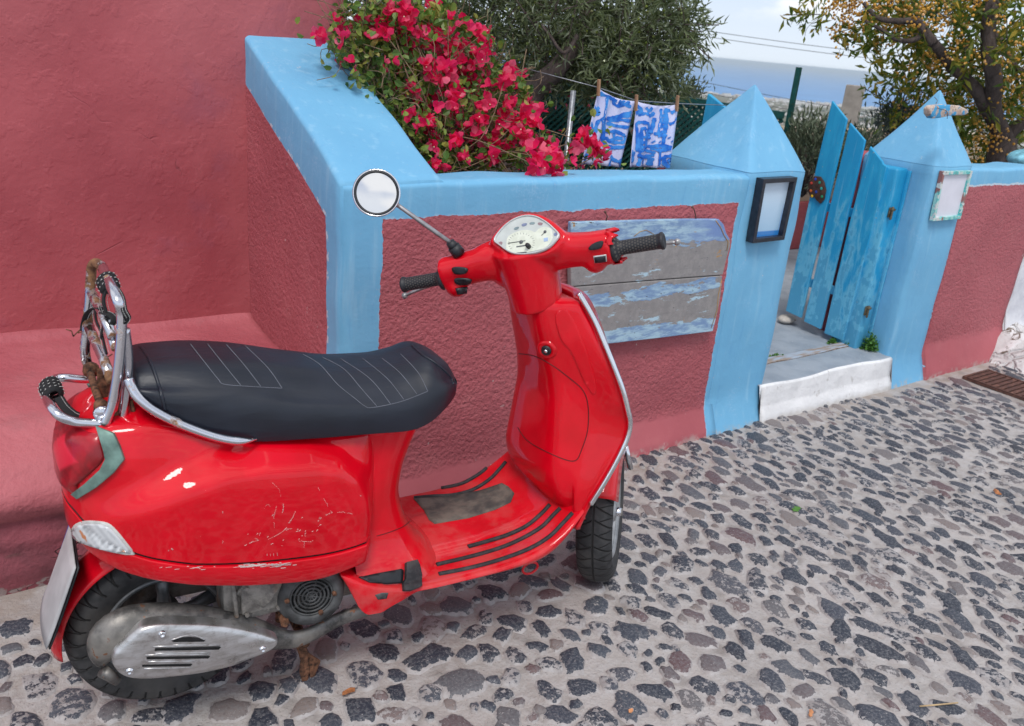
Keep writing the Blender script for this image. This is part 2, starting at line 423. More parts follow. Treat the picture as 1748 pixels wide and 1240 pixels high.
ck = m.voro(m.vadd(m.scale(p, 1, 1, 1.6), m.noise(p, 4, 4), .4), 3.4, 'DISTANCE_TO_EDGE').sm(.0, .012, 1., 0.)*m.noise(p, 3, 3).sm(.5, .56)*und; col = m.mix(ck*.8, col, (.07, .03, .03))
st_ = m.noise(p, 5, 6, .6).sm(.55, .68)*.35; col = m.mix(st_, col, (.30, .12, .13))
m_ledge = m.out(col, .75, 0, m.bump(m.noise(p, 9, 6, .62, .1)*1.4+m.noise(p, 50, 4)*.4-ck*1.2, .75, .012))
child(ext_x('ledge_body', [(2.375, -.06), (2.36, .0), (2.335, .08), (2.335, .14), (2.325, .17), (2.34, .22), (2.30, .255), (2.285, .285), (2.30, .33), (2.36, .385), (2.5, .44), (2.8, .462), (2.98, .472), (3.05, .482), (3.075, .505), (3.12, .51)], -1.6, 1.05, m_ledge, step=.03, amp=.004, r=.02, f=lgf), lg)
# --- gate step, threshold, inner floor
m = Mat('whitewash'); p = m.pos(); x, y, z = m.xyz(p)
col = m.mix(m.noise(p, 6, 5).sm(.35, .65), (.68, .68, .69), (.80, .80, .81)); col = m.mix(m.noise(p, 18, 5, .65).sm(.60, .70)*.6, col, (.42, .40, .38))
col = m.mix((z+(m.noise(p, 20, 4)-.5)*.04).sm(.0, .03, 1., 0.)*.6, col, (.45, .42, .38))
m_white = m.out(col, .7, 0, m.bump(m.noise(p, 20, 6, .6, .4), .6, .012))
m = Mat('grey_step_paint'); p = m.pos(); col = m.mix(m.noise(p, 7, 5).sm(.35, .65), (.25, .29, .34), (.33, .37, .42)); col = m.mix(m.noise(p, 60, 3).sm(.68, .72), col, (.55, .56, .57))
m_grey = m.out(col, .6, 0, m.bump(m.noise(p, 30, 4), .3, .006))
st = tag(empty('gate_step', (3.62, 2.3, 0)), 'white painted stone step with grey tread below the blue gate', 'step')
child(ext_x('riser', [(2.20, -.05), (2.215, .03), (2.232, .07), (2.238, .168), (2.25, .174)], 3.10, 4.15, m_white, step=.04, amp=.005, r=.008), st)
child(ext_x('tread', [(2.247, .168), (2.262, .1725), (2.43, .176)], 3.10, 4.15, m_grey, step=.05, amp=.003, r=.004, cap=False), st)
m_thr = Mat('threshold_board'); p = m_thr.pos(); n_ = m_thr.noise(m_thr.scale(p, 2, 14, 14), 4, 5)
c = m_thr.mix(n_.sm(.42, .6), (.30, .24, .20), (.36, .42, .50)); m_thr = m_thr.out(c, .8, 0, m_thr.bump(n_, .5, .008))
child(ext_x('threshold', [(2.435, .15), (2.437, .180), (2.44, .182), (2.485, .183), (2.488, .181), (2.49, .15)], 3.12, 4.14, m_thr, step=.05, amp=.003, r=.004), st)
m_dirt = Mat('soil'); p = m_dirt.pos(); n_ = m_dirt.noise(p, 60, 5); m_dirt = m_dirt.out(m_dirt.mix(n_.sm(.4, .62), (.07, .045, .03), (.25, .18, .13)), .95, 0, m_dirt.bump(n_, .9, .01))
child(ext_x('soil_gap', [(2.425, .170), (2.44, .1765), (2.485, .1765), (2.51, .170)], 3.11, 4.145, m_dirt, step=.03, amp=.006, r=.002, cap=False), st)
b = MB(); rows = [[Vector((x_, y_, .172)) for y_ in (2.50, 3., 4., 5.2)] for x_ in (2.9, 3.6, 4.3, 5.5, 7.5)]; b.grid(rows)
tag(b.build('courtyard_floor', m_grey, smooth=False), kind='structure')
# ground of the garden behind the walls
b = MB(); b.grid([[Vector((x_, y_, .30 if y_ < 9 else .30-(y_-9)*.35)) for y_ in (2.47, 4, 6, 9, 16)] for x_ in (1.39, 2.2, 3.1)]+[])
b.grid([[Vector((x_, y_, (.10 if y_ < 9 else .10-(y_-9)*.35))) for y_ in (2.47, 5.2, 9, 14, 20)] for x_ in (3.11, 5, 8, 14, 24)])
tag(b.build('garden_soil', m_dirt, smooth=False), kind='structure')
# low beige wall / red base seen through the gate
m_beige = simple('beige_plaster', (.50, .40, .29), .8, 0, 6, .15, .4)
t = tag(empty('courtyard_wall', (5.3, 4.2, 0)), 'low beige courtyard wall with pink foot seen through the gate boards', 'wall')
b = MB(); b.box((6.9, 4.35, .60), (3.2, .25, 1.0)); child(b.build('wall_face', m_beige, bevel=.02), t)
b = MB(); b.box((6.9, 4.20, .36), (3.2, .06, .38)); child(b.build('pink_foot', mw_pink, bevel=.015), t)
# ================================================================== street
def zg(x_, y_):
    return .006*nz((x_, y_, 0), 1.1, 2)+.0035*nz((x_, y_, 0), 5, 7)
m = Mat('mortar'); p = m.pos(); x, y, z = m.xyz(p)
a = m.noise(p, 2.2, 5); bq = m.noise(p, 28, 6, .62); c_ = m.noise(p, 9, 4)
col = m.mix(a.sm(.35, .65), (.34, .31, .295), (.44, .405, .39)); col = m.mix(bq.sm(.38, .62)*.5, col, (.47, .455, .455))
col = m.mix(c_.sm(.54, .70)*.6, col, (.20, .18, .17)); col = m.mix(m.noise(p, 3.5, 6, .65).sm(.56, .66)*.4, col, (.26, .22, .20)); col = m.mix(m.noise(p, 160, 2).sm(.64, .70)*.55, col, (.15, .135, .13))
near = y.sm(1.75, 2.2)*m.noise(p, 12, 4).sm(.42, .6); col = m.mix(near*.45, col, (.30, .24, .19))
m_mort = m.out(col, .85, 0, m.bump(bq*1.1+m.noise(p, 110, 4)*.5+c_*.8, .75, .010))
m = Mat('stone'); p = m.pos(); r = m.isl(); e = m.attr('edge')
base = m.ramp(r, [(0, (.022, .028, .044)), (.28, (.034, .042, .062)), (.40, (.066, .076, .098)), (.52, (.14, .13, .135)), (.62, (.125, .072, .078)), (.71, (.24, .20, .185)), (.80, (.055, .062, .085)), (1, (.024, .028, .042))], 'LINEAR')
sp = m.noise(p, 130, 5, .7); base = m.mix(sp.sm(.45, .62)*.5, base, (.20, .20, .21)); base = m.mix(sp.sm(.45, .3)*.5, base, (.02, .02, .026))
sp2 = m.noise(p, 210, 2); base = m.mix(sp2.sm(.66, .70)*.7, base, (.42, .40, .40))
col2 = m.mix(m.noise(p, 28, 6, .62).sm(.35, .65), (.33, .30, .295), (.44, .42, .42))
rag = (e+(m.noise(p, 46, 6, .68)-.5)*1.25)
k = rag.gt(.78).mx((m.noise(p, 62, 6, .7)+(m.math('FRACT', r*7.3)-.5)*.34).gt(.64)*.85)
col = m.mix(k, base, col2)
m_stone = m.out(col, m.mix(k, (.55,)*3, (.85,)*3), 0, m.bump(sp*.6+m.noise(p, 28, 6, .62)*.7+k*.55, .7, .006))
b = MB(); STEP = .04; rows = []
ys = [-.9+.05*k_ for k_ in range(int((2.42+.9)/.05)+1)]
xs = [-2.2+.06*k_ for k_ in range(int(10.2/.06)+1)]
b.grid([[Vector((x_, y_, zg(x_, y_))) for y_ in ys] for x_ in xs])
nm = len(b.v)
edge = [0.]*nm
cells = {}
def okp(x_, y_):
    ix, iy = int(math.floor(x_/.10)), int(math.floor(y_/.13))
    for i in (-1, 0, 1):
        for j in (-1, 0, 1):
            for (qx, qy, qs) in cells.get((ix+i, iy+j), ()):
                s_ = (qs+cs)/2
                if ((qx-x_)/(.073*s_))**2+((qy-y_)/(.100*s_))**2 < 1: return False
    cells.setdefault((ix, iy), []).append((x_, y_, cs)); return True
b.cur = 1; ns = 0
for it in range(125000):
    cs = random.choice((1.28, 1.12, 1.0, .9, .8)) if it < 16000 else (random.uniform(.6, .85) if it < 50000 else random.uniform(.34, .55))
    x_ = random.uniform(-1.4, 7.9); y_ = random.uniform(-.75, 2.21)
    if x_ > 4.66 and x_ < 5.02 and y_ > 1.6: continue
    if x_ > 3.9 and y_ > 2.13: continue
    if not okp(x_, y_): continue
    ns += 1
    t_ = min(1, max(0, (x_-1.2)/1.2))
    L = random.uniform(.040, .057)*(1+.15*t_)*cs; B_ = random.uniform(.029, .040)*cs*(1.06-.12*t_); th = math.pi/2+random.gauss(0, .28+.5*(1-t_))-.1
    n = 12; ph = random.random()*6; jit = [1+random.uniform(-.21, .21) for _ in range(n)]; pw = random.uniform(2.0, 3.2); hh = random.uniform(.006, .015)
    egg = random.uniform(-.25, .25)
    c_, s_ = math.cos(th), math.sin(th); base_i = len(b.v); vs = []
    z0 = zg(x_, y_)
    for rr, dz, ee in ((1.08, -.004, 1.05), (.93, hh*.45, .86), (.72, hh*.86, .55), (.38, hh, .25)):
        for q in range(n):
            a_ = 2*math.pi*q/n; ca, sa = math.cos(a_), math.sin(a_)
            k_ = (abs(ca)**pw+abs(sa)**pw)**(-1/pw)*(jit[q] if rr > .4 else 1)
            u_ = ca*k_*L*rr; v_ = sa*k_*B_*rr*(1+egg*ca)
            vs.append((x_+u_*c_-v_*s_, y_+u_*s_+v_*c_, z0+dz+random.uniform(-.0006, .0006))); edge.append(ee)
    vs.append((x_, y_, z0+hh)); edge.append(0.)
    fs = []
    for g in range(3):
        for q in range(n): fs.append((g*n+q, g*n+(q+1) % n, (g+1)*n+(q+1) % n, (g+1)*n+q))
    for q in range(n): fs.append((3*n+q, 3*n+(q+1) % n, 4*n))
    b.add(vs, fs)
street = b.build('cobbled_street', [m_mort, m_stone], weld=0)
at_ = street.data.attributes.new('edge', 'FLOAT', 'POINT'); at_.data.foreach_set('value', edge)
tag(street, kind='structure'); print('stones', ns)
b = MB(); b.grid([[Vector((x_, y_, -.012)) for y_ in (-14, -6, 0, 2.42)] for x_ in (-12, -4, 4, 12, 24)]); tag(b.build('street_base', m_mort, smooth=False, weld=0), kind='structure')
# litter
m_leafdry = simple('dry_leaf', (.45, .17, .06), .7, 0, 60, .3)
def litter(px, py, size, rz, name, label, cat, mat, grp=None, thin=1.):
    q = on(px, py, 2, .012); b = MB(); n = 8; top = []; 
    for k in range(n):
        a_ = 2*math.pi*k/n; rr = size*(1+.35*math.cos(2*a_)+random.uniform(-.2, .2)); X_ = rr*math.cos(a_); Y_ = rr*math.sin(a_)*thin
        top.append(Vector((q.x+X_*math.cos(rz)-Y_*math.sin(rz), q.y+X_*math.sin(rz)+Y_*math.cos(rz), .011+random.uniform(0, .006))))
    b.prism(top, (0, 0, -.002)); return tag(b.build(name, mat, smooth=False), label, cat, grp)
m_chip = simple('terracotta', (.62, .27, .12), .8, 0, 60, .15)
litter(1384, 1219, .012, .5, 'terracotta_chip', 'small orange terracotta chip beside the large dark stone near the bottom edge', 'chip', m_chip, thin=.6)
litter(1077, 1214, .006, .2, 'terracotta_chip', 'tiny orange chip near the bottom edge below the front wheel', 'chip', m_chip)
litter(595, 1181, .016, .2, 'dry_leaf', 'dry rust brown leaf on the cobbles right of the centre stand', 'leaf', m_leafdry, thin=.7)
litter(1702, 840, .016, .9, 'dry_leaf', 'dry orange leaf on the cobbles near the right edge below the drain grate', 'leaf', m_leafdry)
m_grn = simple('fresh_leaf', (.10, .26, .03), .5, 0, 60, .2)
litter(1359, 869, .017, .3, 'green_leaf', 'single fresh green leaf lying on the cobbles in front of the step', 'leaf', m_grn)
b = MB(); b.tube([on(1570, 1206, 2, .012), on(1605, 1203, 2, .014), on(1635, 1200, 2, .012)], .0022, 6)
tag(b.build('straw_twig', simple('straw', (.5, .36, .2), .8)), 'thin pale straw twig on the cobbles near the bottom right', 'twig')
# drain grate
m_rust = Mat('rusty_iron'); p = m_rust.obj(); n_ = m_rust.noise(p, 35, 6, .65)
m_rust = m_rust.out(m_rust.ramp(n_, [(.3, (.055, .028, .024)), (.55, (.12, .055, .042)), (.72, (.25, .12, .08))]), .8, .1, m_rust.bump(n_, .6, .004))
gx0, gx1, gy0, gy1 = 4.71, 4.99, 1.60, 2.125
gr = tag(empty('drain_grate', (4.85, 1.86, .0)), 'rusty iron drain grate set in the cobbles by the right wall foot', 'grate')
b = MB(); zt_ = .012
for (xa, xb, ya, yb) in ((gx0, gx1, gy0, gy0+.014), (gx0, gx1, gy1-.014, gy1), (gx0, gx0+.014, gy0+.014, gy1-.014), (gx1-.014, gx1, gy0+.014, gy1-.014)):
    b.box(((xa+xb)/2, (ya+yb)/2, zt_), (xb-xa, yb-ya, .016))
child(b.build('frame', m_rust, bevel=.002, smooth=False), gr)
b = MB(); nb = 15
for k in range(nb):
    yy = gy0+.03+(gy1-gy0-.06)*k/(nb-1); b.box(((gx0+gx1)/2, yy, zt_-.001), (gx1-gx0-.029, .022, .010))
b.box(((gx0+gx1)/2, (gy0+gy1)/2, zt_-.0075), (gx1-gx0-.029, gy1-gy0-.029, .002))
child(b.build('slats', m_rust, bevel=.002, smooth=False), gr)
# white rock and wall at the far right
m = Mat('whitewash_over_beige'); p = m.pos(); x, y, z = m.xyz(p); n_ = m.noise(p, 8, 5, .6)
col = m.mix((z+(n_-.5)*.05).sm(.60, .62), m.mix(n_.sm(.35, .65), (.56, .57, .62), (.72, .73, .77)), (.52, .50, .45)); col = m.mix((z-.665+(n_-.5)*.03).sm(.0, .008)*(z-.69).sm(.01, .0)*.6, col, (.55, .38, .2)); col = m.mix(m.noise(p, 22, 4, .7).sm(.70, .73), col, (.15, .08, .07))
m_ww = m.out(col, .75, 0, m.bump(n_, .6, .012))
wr = tag(empty('white_wall', (5.8, 2.1, 0)), 'lumpy whitewashed wall and rock at the right edge of the picture', 'wall')
def lump(p):
    k = min(1, max(0, (p.x-5.335)/.25)); return Vector((p.x, p.y-(.03+nz(p, 3.2, 3)*.04+nz(p, 9, 5)*.018)*k, p.z))
child(ext_x('wall_face', [(2.19, -.06), (2.215, .06), (2.25, .2), (2.262, .3), (2.262, .7), (2.263, 1.02), (2.28, 1.032), (2.50, 1.03)], 5.337, 13.0, m_ww, step=.04, amp=.005, r=.02, f=lump), wr)
m = Mat('whitewashed_rock'); p = m.pos(); n_ = m.noise(p, 7, 6, .62, .5); v_ = m.voro(m.vadd(p, m.noise(p, 5, 4), .25), 6, 'DISTANCE_TO_EDGE')
col = m.mix(n_.sm(.35, .65), (.52, .50, .50), (.74, .74, .75)); col = m.mix((m.noise(p, 15, 6, .7, 1.2).sm(.53, .60)*n_.sm(.42, .55)), col, (.13, .09, .065))
m_rock = m.out(col, .8, 0, m.bump(n_*1.2+v_.sm(0, .08), .8, .02))
b = MB(); rows = []
for i in range(46):
    X_ = 5.05+.045*i; row = []
    for j in range(26):
        Y_ = 1.62+.026*j; fx = min(1, max(0, (X_-5.14-.35*max(0, 2.2-Y_)*.2)/.26)); fy = min(1, max(0, (Y_-1.64)/.5))
        h_ = (.03+.16*fx*fx*(3-2*fx))*(fy**.8)*(1 if fx > 0 else 0)+nz((X_, Y_, 0), 6, 2)*.07*fx+nz((X_, Y_, 0), 17, 6)*.035*fx-(.03 if fx <= 0 else 0)
        row.append(Vector((X_, Y_, h_-.004)))
    rows.append(row)
b.grid(rows); child(b.build('rock_foot', m_rock), wr)
# ================================================================== signs, frames, gate
def pp(pts, ax, val): return [on(px, py, ax, val) for px, py in pts]
# --- weathered board
m = Mat('peeling_blue_board'); p = m.pos(); x, y, z = m.xyz(p)
g = m.scale(p, 1.6, 6, 6); n1 = m.noise(g, 3.1, 6, .62, .5); n2 = m.noise(g, 7, 6, .68, .3); n3 = m.noise(p, 34, 5, .7); gr_ = m.noise(m.scale(p, 2, 30, 60), 6, 4)
bl = m.mix(n2.sm(.4, .6), (.18, .29, .48), (.38, .55, .66)); bl = m.mix(x.sm(2.35, 2.6)*z.sm(.72, .8)*n1.sm(.3, .5), bl, (.17, .27, .52))
gy = m.mix(n3.sm(.35, .7), (.235, .225, .225), (.30, .285, .28))
band = (1.-((z-.84).mx(0.)*11.).mn(1.))*((z-.545+(x-2.2)*.03).sm(.0, .05))
seam = m.math('ABSOLUTE', z-.705+(x-2.4)*-.02); band = band*seam.sm(.01, .055, .25, 1.)
pe = (n1*1.2+band*.55-.35+(n3-.5)*.25).gt(.51)
col = m.mix(pe, bl, gy); col = m.mix(m.noise(g, 4.3, 6, .7).sm(.60, .66)*pe, col, (.42, .58, .68))
col = m.mix(gr_.sm(.6, .68)*.35, col, (.10, .10, .13)); col = m.mix(m.noise(p, 21, 4, .6).sm(.69, .71)*n2.sm(.48, .55), col, (.42, .24, .09))
col = m.mix(m.noise(g, 17, 5, .7).sm(.66, .69), col, (.06, .06, .08))
m_board = m.out(col, .7, 0, m.bump(pe*-.5+n3*.4+gr_*.3, .7, .003))
bd = tag(empty('sign_board', on(1115, 480, 1, 2.23)), 'weathered blue and grey peeling wooden board hung on the pink stucco behind the handlebar', 'board')
up_ = [(976, 380), (1060, 378), (1120, 376), (1180, 375), (1228, 375), (1236, 384), (1240, 398), (1246, 408), (1247, 420), (1241, 440), (1234, 469.5), (1100, 479.5), (975, 489.5), (974, 430)]
lo_ = [(975, 491), (1100, 481), (1233, 471), (1231, 500), (1226, 530), (1217, 566), (1130, 577), (1042, 587), (1000, 590), (972, 592)]
for pl_ in (up_, lo_):
    b = MB(); b.prism(pp(pl_, 1, 2.222), (0, .022, 0)); child(b.build('plank', m_board, bevel=.003, smooth=False), bd)
m_och = simple('ochre', (.42, .24, .07), .7)
for pts, r_ in (([(1222, 377), (1230, 388), (1236, 402), (1243, 413), (1241, 428)], .0018), ([(1232, 478), (1226, 505), (1224, 530), (1214, 560)], .0016), ([(1082, 404), (1092, 396), (1103, 393), (1116, 400)], .0012)):
    b = MB(); b.tube(pp(pts, 1, 2.2212), r_, 5); child(b.build('ochre_scroll_line', m_och), bd)
for pts in ([(1182, 354), (1185, 358), (1187, 366), (1188, 376)], [(1033, 362), (1037, 370), (1034, 378)]):
    b = MB(); b.tube(pp(pts, 1, 2.236), .0022, 6); b.ball(pp(pts[:1], 1, 2.238)[0], .005, 5); child(b.build('nail_hook', m_rust), bd)
# --- frames
def rect_frame(name, quad, y, dep, wdt, matf, matp, label, extra=None):
    Q = pp(quad, 1, y); cx_ = sum((q.x for q in Q))/4; cz_ = sum(q.z for q in Q)/4
    t = tag(empty(name, (cx_, y, cz_)), label, 'frame')
    C_ = Vector((cx_, y, cz_)); I = [C_+(q-C_)*0+Vector((q.x-cx_-math.copysign(wdt, q.x-cx_), 0, q.z-cz_-math.copysign(wdt, q.z-cz_))) for q in Q]
    b = MB(); d = Vector((0, dep, 0)); n = 4; vs = Q+I+[q+d for q in Q]+[q+d for q in I]; fs = []
    for i in range(4):
        j = (i+1) % 4; fs += [(i, j, 4+j, 4+i), (8+i, 12+i, 12+j, 8+j), (i, 8+i, 8+j, j), (4+i, 4+j, 12+j, 12+i)]
    b.add(vs, fs); child(b.build('frame_border', matf, bevel=.0015, smooth=False), t)
    b = MB(); b.prism([q+Vector((0, dep*.62, 0)) for q in I], (0, .003, 0)); child(b.build('paper', matp, smooth=False), t)
    return t
m_black = simple('black_lacquer', (.018, .022, .035), .35, 0, 50, .3)
m = Mat('faded_print'); p = m.pos(); x, y, z = m.xyz(p)
n_ = m.noise(m.scale(p, 1, 1, 3), 5, 4)*.06
c = m.ramp(((z+n_-.88)*3.8), [(0, (.25, .50, .74)), (.25, (.35, .56, .76)), (.6, (.48, .66, .83)), (1, (.58, .70, .82))])
edge_ = (x+(z-1.0)*.0).sm(2.990, 3.02); c = m.mix(edge_*z.sm(1.03, .95), c, (.03, .20, .62)); c = m.mix((z-.897).sm(.006, 0.), c, (.03, .22, .6))
m_print = m.out(c, .25, 0, None, Coat_Weight=.6, Coat_Roughness=.05)
rect_frame('picture_frame', [(1304, 306), (1362, 303), (1339, 410), (1285, 416)], 2.222, .038, .018, m_black, m_print, 'deep black picture frame with a faded blue print on the left gate pillar')
m = Mat('flaking_teal_frame'); p = m.pos(); n_ = m.noise(p, 30, 4); n2 = m.noise(p, 16, 4)
c = m.mix(n_.sm(.42, .55), (.10, .46, .46), (.34, .64, .60)); c = m.mix(m.noise(m.scale(p, 1, 1, .4), 9, 3).sm(.56, .58), c, (.30, .13, .12)); c = m.mix(m.noise(p, 24, 3).sm(.54, .58), c, (.60, .64, .62))
m_teal = m.out(c, .6, 0, m.bump(n_, .4, .003)); m_paper = simple('white_paper', (.72, .72, .80), .7, 0, 8, .04)
rect_frame('picture_frame', [(1611, 293), (1661, 292), (1640, 374), (1593, 378)], 2.236, .022, .017, m_teal, m_paper, 'small flaking teal and maroon frame around white paper on the right gate pillar')
# --- driftwood with wire
m = Mat('painted_driftwood'); p = m.pos(); n_ = m.noise(p, 45, 5, .65); n2 = m.noise(p, 25, 4)
c = m.mix(n_.sm(.4, .6), (.46, .33, .27), (.60, .50, .42)); c = m.mix(n2.sm(.53, .56), c, (.06, .33, .60)); c = m.mix(m.noise(p, 60, 4).sm(.6, .64), c, (.18, .14, .12))
m_drift = m.out(c, .8, 0, m.bump(n_, .7, .005))
dwc = on(1622, 191, 1, 2.20); dw = tag(empty('driftwood', dwc), 'pale driftwood slab with flaking blue paint leaning on the right pyramid cap', 'driftwood')
b = MB(); o2 = [on(px, py, 1, 2.175) for px, py in [(1588, 186), (1594, 181), (1615, 179), (1640, 181), (1652, 187), (1655, 193), (1648, 197), (1625, 198), (1605, 202), (1593, 203), (1588, 196)]]
b.prism(o2, (0, .035, 0)); child(b.build('slab', m_drift, bevel=.006), dw)
b = MB(); b.tube(spl([on(1595, 166, 1, 2.40), on(1600, 172, 1, 2.33), on(1598, 177, 1, 2.24), on(1601, 185, 1, 2.17), on(1616, 190, 1, 2.17), on(1617, 203, 1, 2.18)], 4), .0013, 5); child(b.build('wire', m_rust), dw)
# --- gate leaves
m = Mat('worn_blue_wood'); p = m.pos(); x, y, z = m.xyz(p); r = m.isl()
g = m.scale(p, 5, 5, 1.1); n1 = m.noise(g, 4, 6, .6, .4); n2 = m.noise(p, 22, 5, .6); gr_ = m.noise(m.scale(p, 40, 40, 1.4), 3, 3)
wear = (n1+(1.-z)*.42+(n2-.5)*.3)
c = m.mix(n1.sm(.35, .65), (.010, .29, .56), (.020, .36, .63)); c = m.mix(wear.sm(.55, .72)*.8, c, (.15, .47, .66)); c = m.mix((wear+(n2-.5)*.5).sm(.72, .78)*.5, c, (.012, .22, .44))
c = m.mix(gr_.sm(.62, .68)*.25, c, (.3, .55, .72)); c = m.mix(m.noise(p, 55, 4).sm(.70, .73), c, (.35, .42, .42))
m_gate = m.out(c, .5, 0, m.bump(gr_*.5+n2*.3+wear*.3, .45, .004), Coat_Weight=.15, Coat_Roughness=.4)
gl = tag(empty('gate_leaf', (4.02, 2.65, .17)), 'open bright blue plank gate leaf in front of the right pillar', 'gate')
XG = 4.02
planks = [[(1420, 172), (1445, 204), (1419, 319), (1366.5, 543), (1341, 531), (1392, 290)], [(1450.6, 210), (1476, 240), (1450, 355), (1400, 562.5), (1372, 549), (1419, 342)],
          [(1485, 250), (1505, 275), (1507, 280), (1513, 285), (1497, 358), (1437.6, 582), (1406.5, 569), (1450, 380)]]
for q in planks:
    b = MB(); b.prism(pp(q, 0, XG), (.016, 0, 0)); child(b.build('plank', m_gate, bevel=.003, smooth=False), gl)
for py0, z_ in ((380, .86), (500, .44)):
    b = MB(); b.box((XG+.031, 2.63, z_), (.026, .42, .045)); child(b.build('rail', m_gate, bevel=.003, smooth=False), gl)
gl2 = tag(empty('gate_leaf', (3.2, 2.9, .2)), 'blue plank gate leaf whose pointed tip shows behind the left pyramid cap', 'gate')
b = MB(); b.prism([on(1208, 160, 0, 3.2), on(1237, 184, 0, 3.2), on(1230, 215, 0, 3.2), Vector((3.2, 2.80, .2)), Vector((3.2, 2.925, .2)), on(1194, 232, 0, 3.2)], (.024, 0, 0)); child(b.build('plank', m_gate, bevel=.003, smooth=False), gl2)
b = MB(); b.prism([Vector((3.2, 2.79, 1.25)), Vector((3.2, 2.68, 1.12)), Vector((3.2, 2.68, .2)), Vector((3.2, 2.79, .2))], (.024, 0, 0)); child(b.build('plank', m_gate, bevel=.003, smooth=False), gl2)
b = MB(); b.box((3.24, 2.8, .5), (.026, .26, .06)); child(b.build('rail', m_gate, bevel=.003, smooth=False), gl2)
jp = tag(empty('gate_post', (4.08, 2.46, .17)), 'blue wooden gate post with rusty latch fixed to the right gate pillar', 'post')
b = MB(); b.box((4.083, 2.47, .645), (.098, .15, .95)); child(b.build('post_board', m_gate, bevel=.012), jp)
b = MB(); b.box((4.128, 2.387, .64), (.012, .02, .94)); child(b.build('edge_batten', m_gate, bevel=.003), jp)
m_brass = simple('aged_bolt', (.20, .16, .10), .5, .6, 60, .3)
for z_ in (.905, .39):
    b = MB(); b.box((4.05, 2.389, z_), (.030, .008, .05)); b.tube([(4.045, 2.378, z_-.035), (4.045, 2.378, z_+.03)], .006, 8); b.box((4.05, 2.380, z_+.015), (.028, .016, .012))
    child(b.build('bolt_latch', m_brass, bevel=.002), jp)
b = MB(); b.box((3.175, 2.50, .85), (.05, .10, .5)); tag(b.build('jamb_board', m_gate, bevel=.004), 'short blue jamb board behind the right edge of the left gate pillar', 'board')
# palette
pc = on(1394, 325, 0, 4.0); pa = tag(empty('paint_palette', pc), 'small brown wooden painter palette with coloured dots on the farthest gate plank', 'palette')
out_ = [(1383, 308), (1390, 301), (1400, 302), (1406, 311), (1409, 325), (1406, 341), (1400, 348), (1394, 343), (1389, 336), (1384, 338), (1380, 330), (1379, 318)]
b = MB(); b.prism(pp(out_, 0, 4.008), (.010, 0, 0)); child(b.build('board', simple('dark_wood', (.075, .032, .022), .5, 0, 50, .3), bevel=.0015), pa)
for i, (px, py, cc) in enumerate([(1385, 313, (.6, .05, .03)), (1392, 306, (.02, .08, .5)), (1399, 312, (.02, .3, .2)), (1402, 322, (.03, .4, .35)), (1403, 336, (.02, .3, .15)), (1386, 335, (.75, .45, .02)), (1393, 328, (.02, .06, .35)), (1384, 326, (.7, .15, .03))]):
    b = MB(); b.lathe([(0, -.002), (.004, -.0015), (.008, 0)], on(px, py, 0, 4.006), (1, 0, 0), 10); child(b.build('paint_dab', simple('dab%d' % i, cc, .4)), pa)
# pebble, weeds
m_peb = simple('pale_pebble', (.52, .48, .43), .8, 0, 40, .15, .6)
q = on(1344, 544, 2, .20); b = MB(); b.ball((0, 0, 0), .055, 12, (1.0, .75, .42))
for i, v in enumerate(b.v): b.v[i] = tuple(Vector(v)*(1+nz(v, 14, 3)*.25))
o = b.build('pebble', m_peb); o.location = (q.x, q.y, .195); tag(o, 'pale rounded stone propping open the blue gate', 'stone')
def leafmat(name, stops, rough=.5, trans=.25):
    m = Mat(name); r = m.isl(); p = m.pos(); c = m.ramp(r, stops); c = m.mix(m.noise(p, 3, 2).sm(.35, .65)*.3, c, tuple(x_*.6 for x_ in stops[0][1][:3]))
    pr = m.n('ShaderNodeBsdfPrincipled'); m.set(pr.inputs['Base Color'], c); m.set(pr.inputs['Roughness'], rough)
    tr = m.n('ShaderNodeBsdfTranslucent'); m.set(tr.inputs[0], c); mx = m.n('ShaderNodeMixShader'); mx.inputs[0].default_value = trans
    m.t.links.new(pr.outputs[0], mx.inputs[1]); m.t.links.new(tr.outputs[0], mx.inputs[2]); o = m.n('ShaderNodeOutputMaterial'); m.t.links.new(mx.outputs[0], o.inputs[0]); return m.mat
m_weed = leafmat('weed_leaf', [(0, (.04, .13, .02)), (1, (.12, .28, .05))])
class Leaves:                                  # fast leaf batches: template (k verts) placed many times
    def __init__(s): s.V = []; s.F = []; s.n = 0
    def put(s, tmpl, faces, pos, dirn, size, nrm=None, wid=1.):
        pos = np.asarray(pos, float); N = len(pos); d = np.asarray(dirn, float); d /= np.linalg.norm(d, axis=1)[:, None]+1e-9
        nr = rng.normal(size=(N, 3)) if nrm is None else np.asarray(nrm, float)
        sd_ = np.cross(d, nr); sd_ /= np.linalg.norm(sd_, axis=1)[:, None]+1e-9; nn = np.cross(sd_, d)
        size = np.broadcast_to(size, (N,))[:, None, None]; T = np.asarray(tmpl, float)
        v = pos[:, None, :]+size*(T[None, :, 0:1]*sd_[:, None, :]*wid+T[None, :, 1:2]*d[:, None, :]+T[None, :, 2:3]*nn[:, None, :])
        k = len(T); s.V.append(v.reshape(-1, 3))
        for f in faces: s.F.append((np.arange(N)[:, None]*k+np.array(f)[None, :]+s.n))
        s.n += N*k
    def build(s, name, mat, parent=None):
        v = np.concatenate(s.V); me = bpy.data.meshes.new(name); fl = [tuple(r_) for f in s.F for r_ in f.tolist()]
        me.from_pydata(v.tolist(), [], fl); o = link(name, me, parent, mat); return o
T_LEAF = [(0, 0, 0), (.5, .45, .10), (0, 1, -.05), (-.5, .45, .10), (0, .5, 0)]; F_LEAF = [(0, 1, 4), (1, 2, 4), (0, 4, 3), (3, 4, 2)]
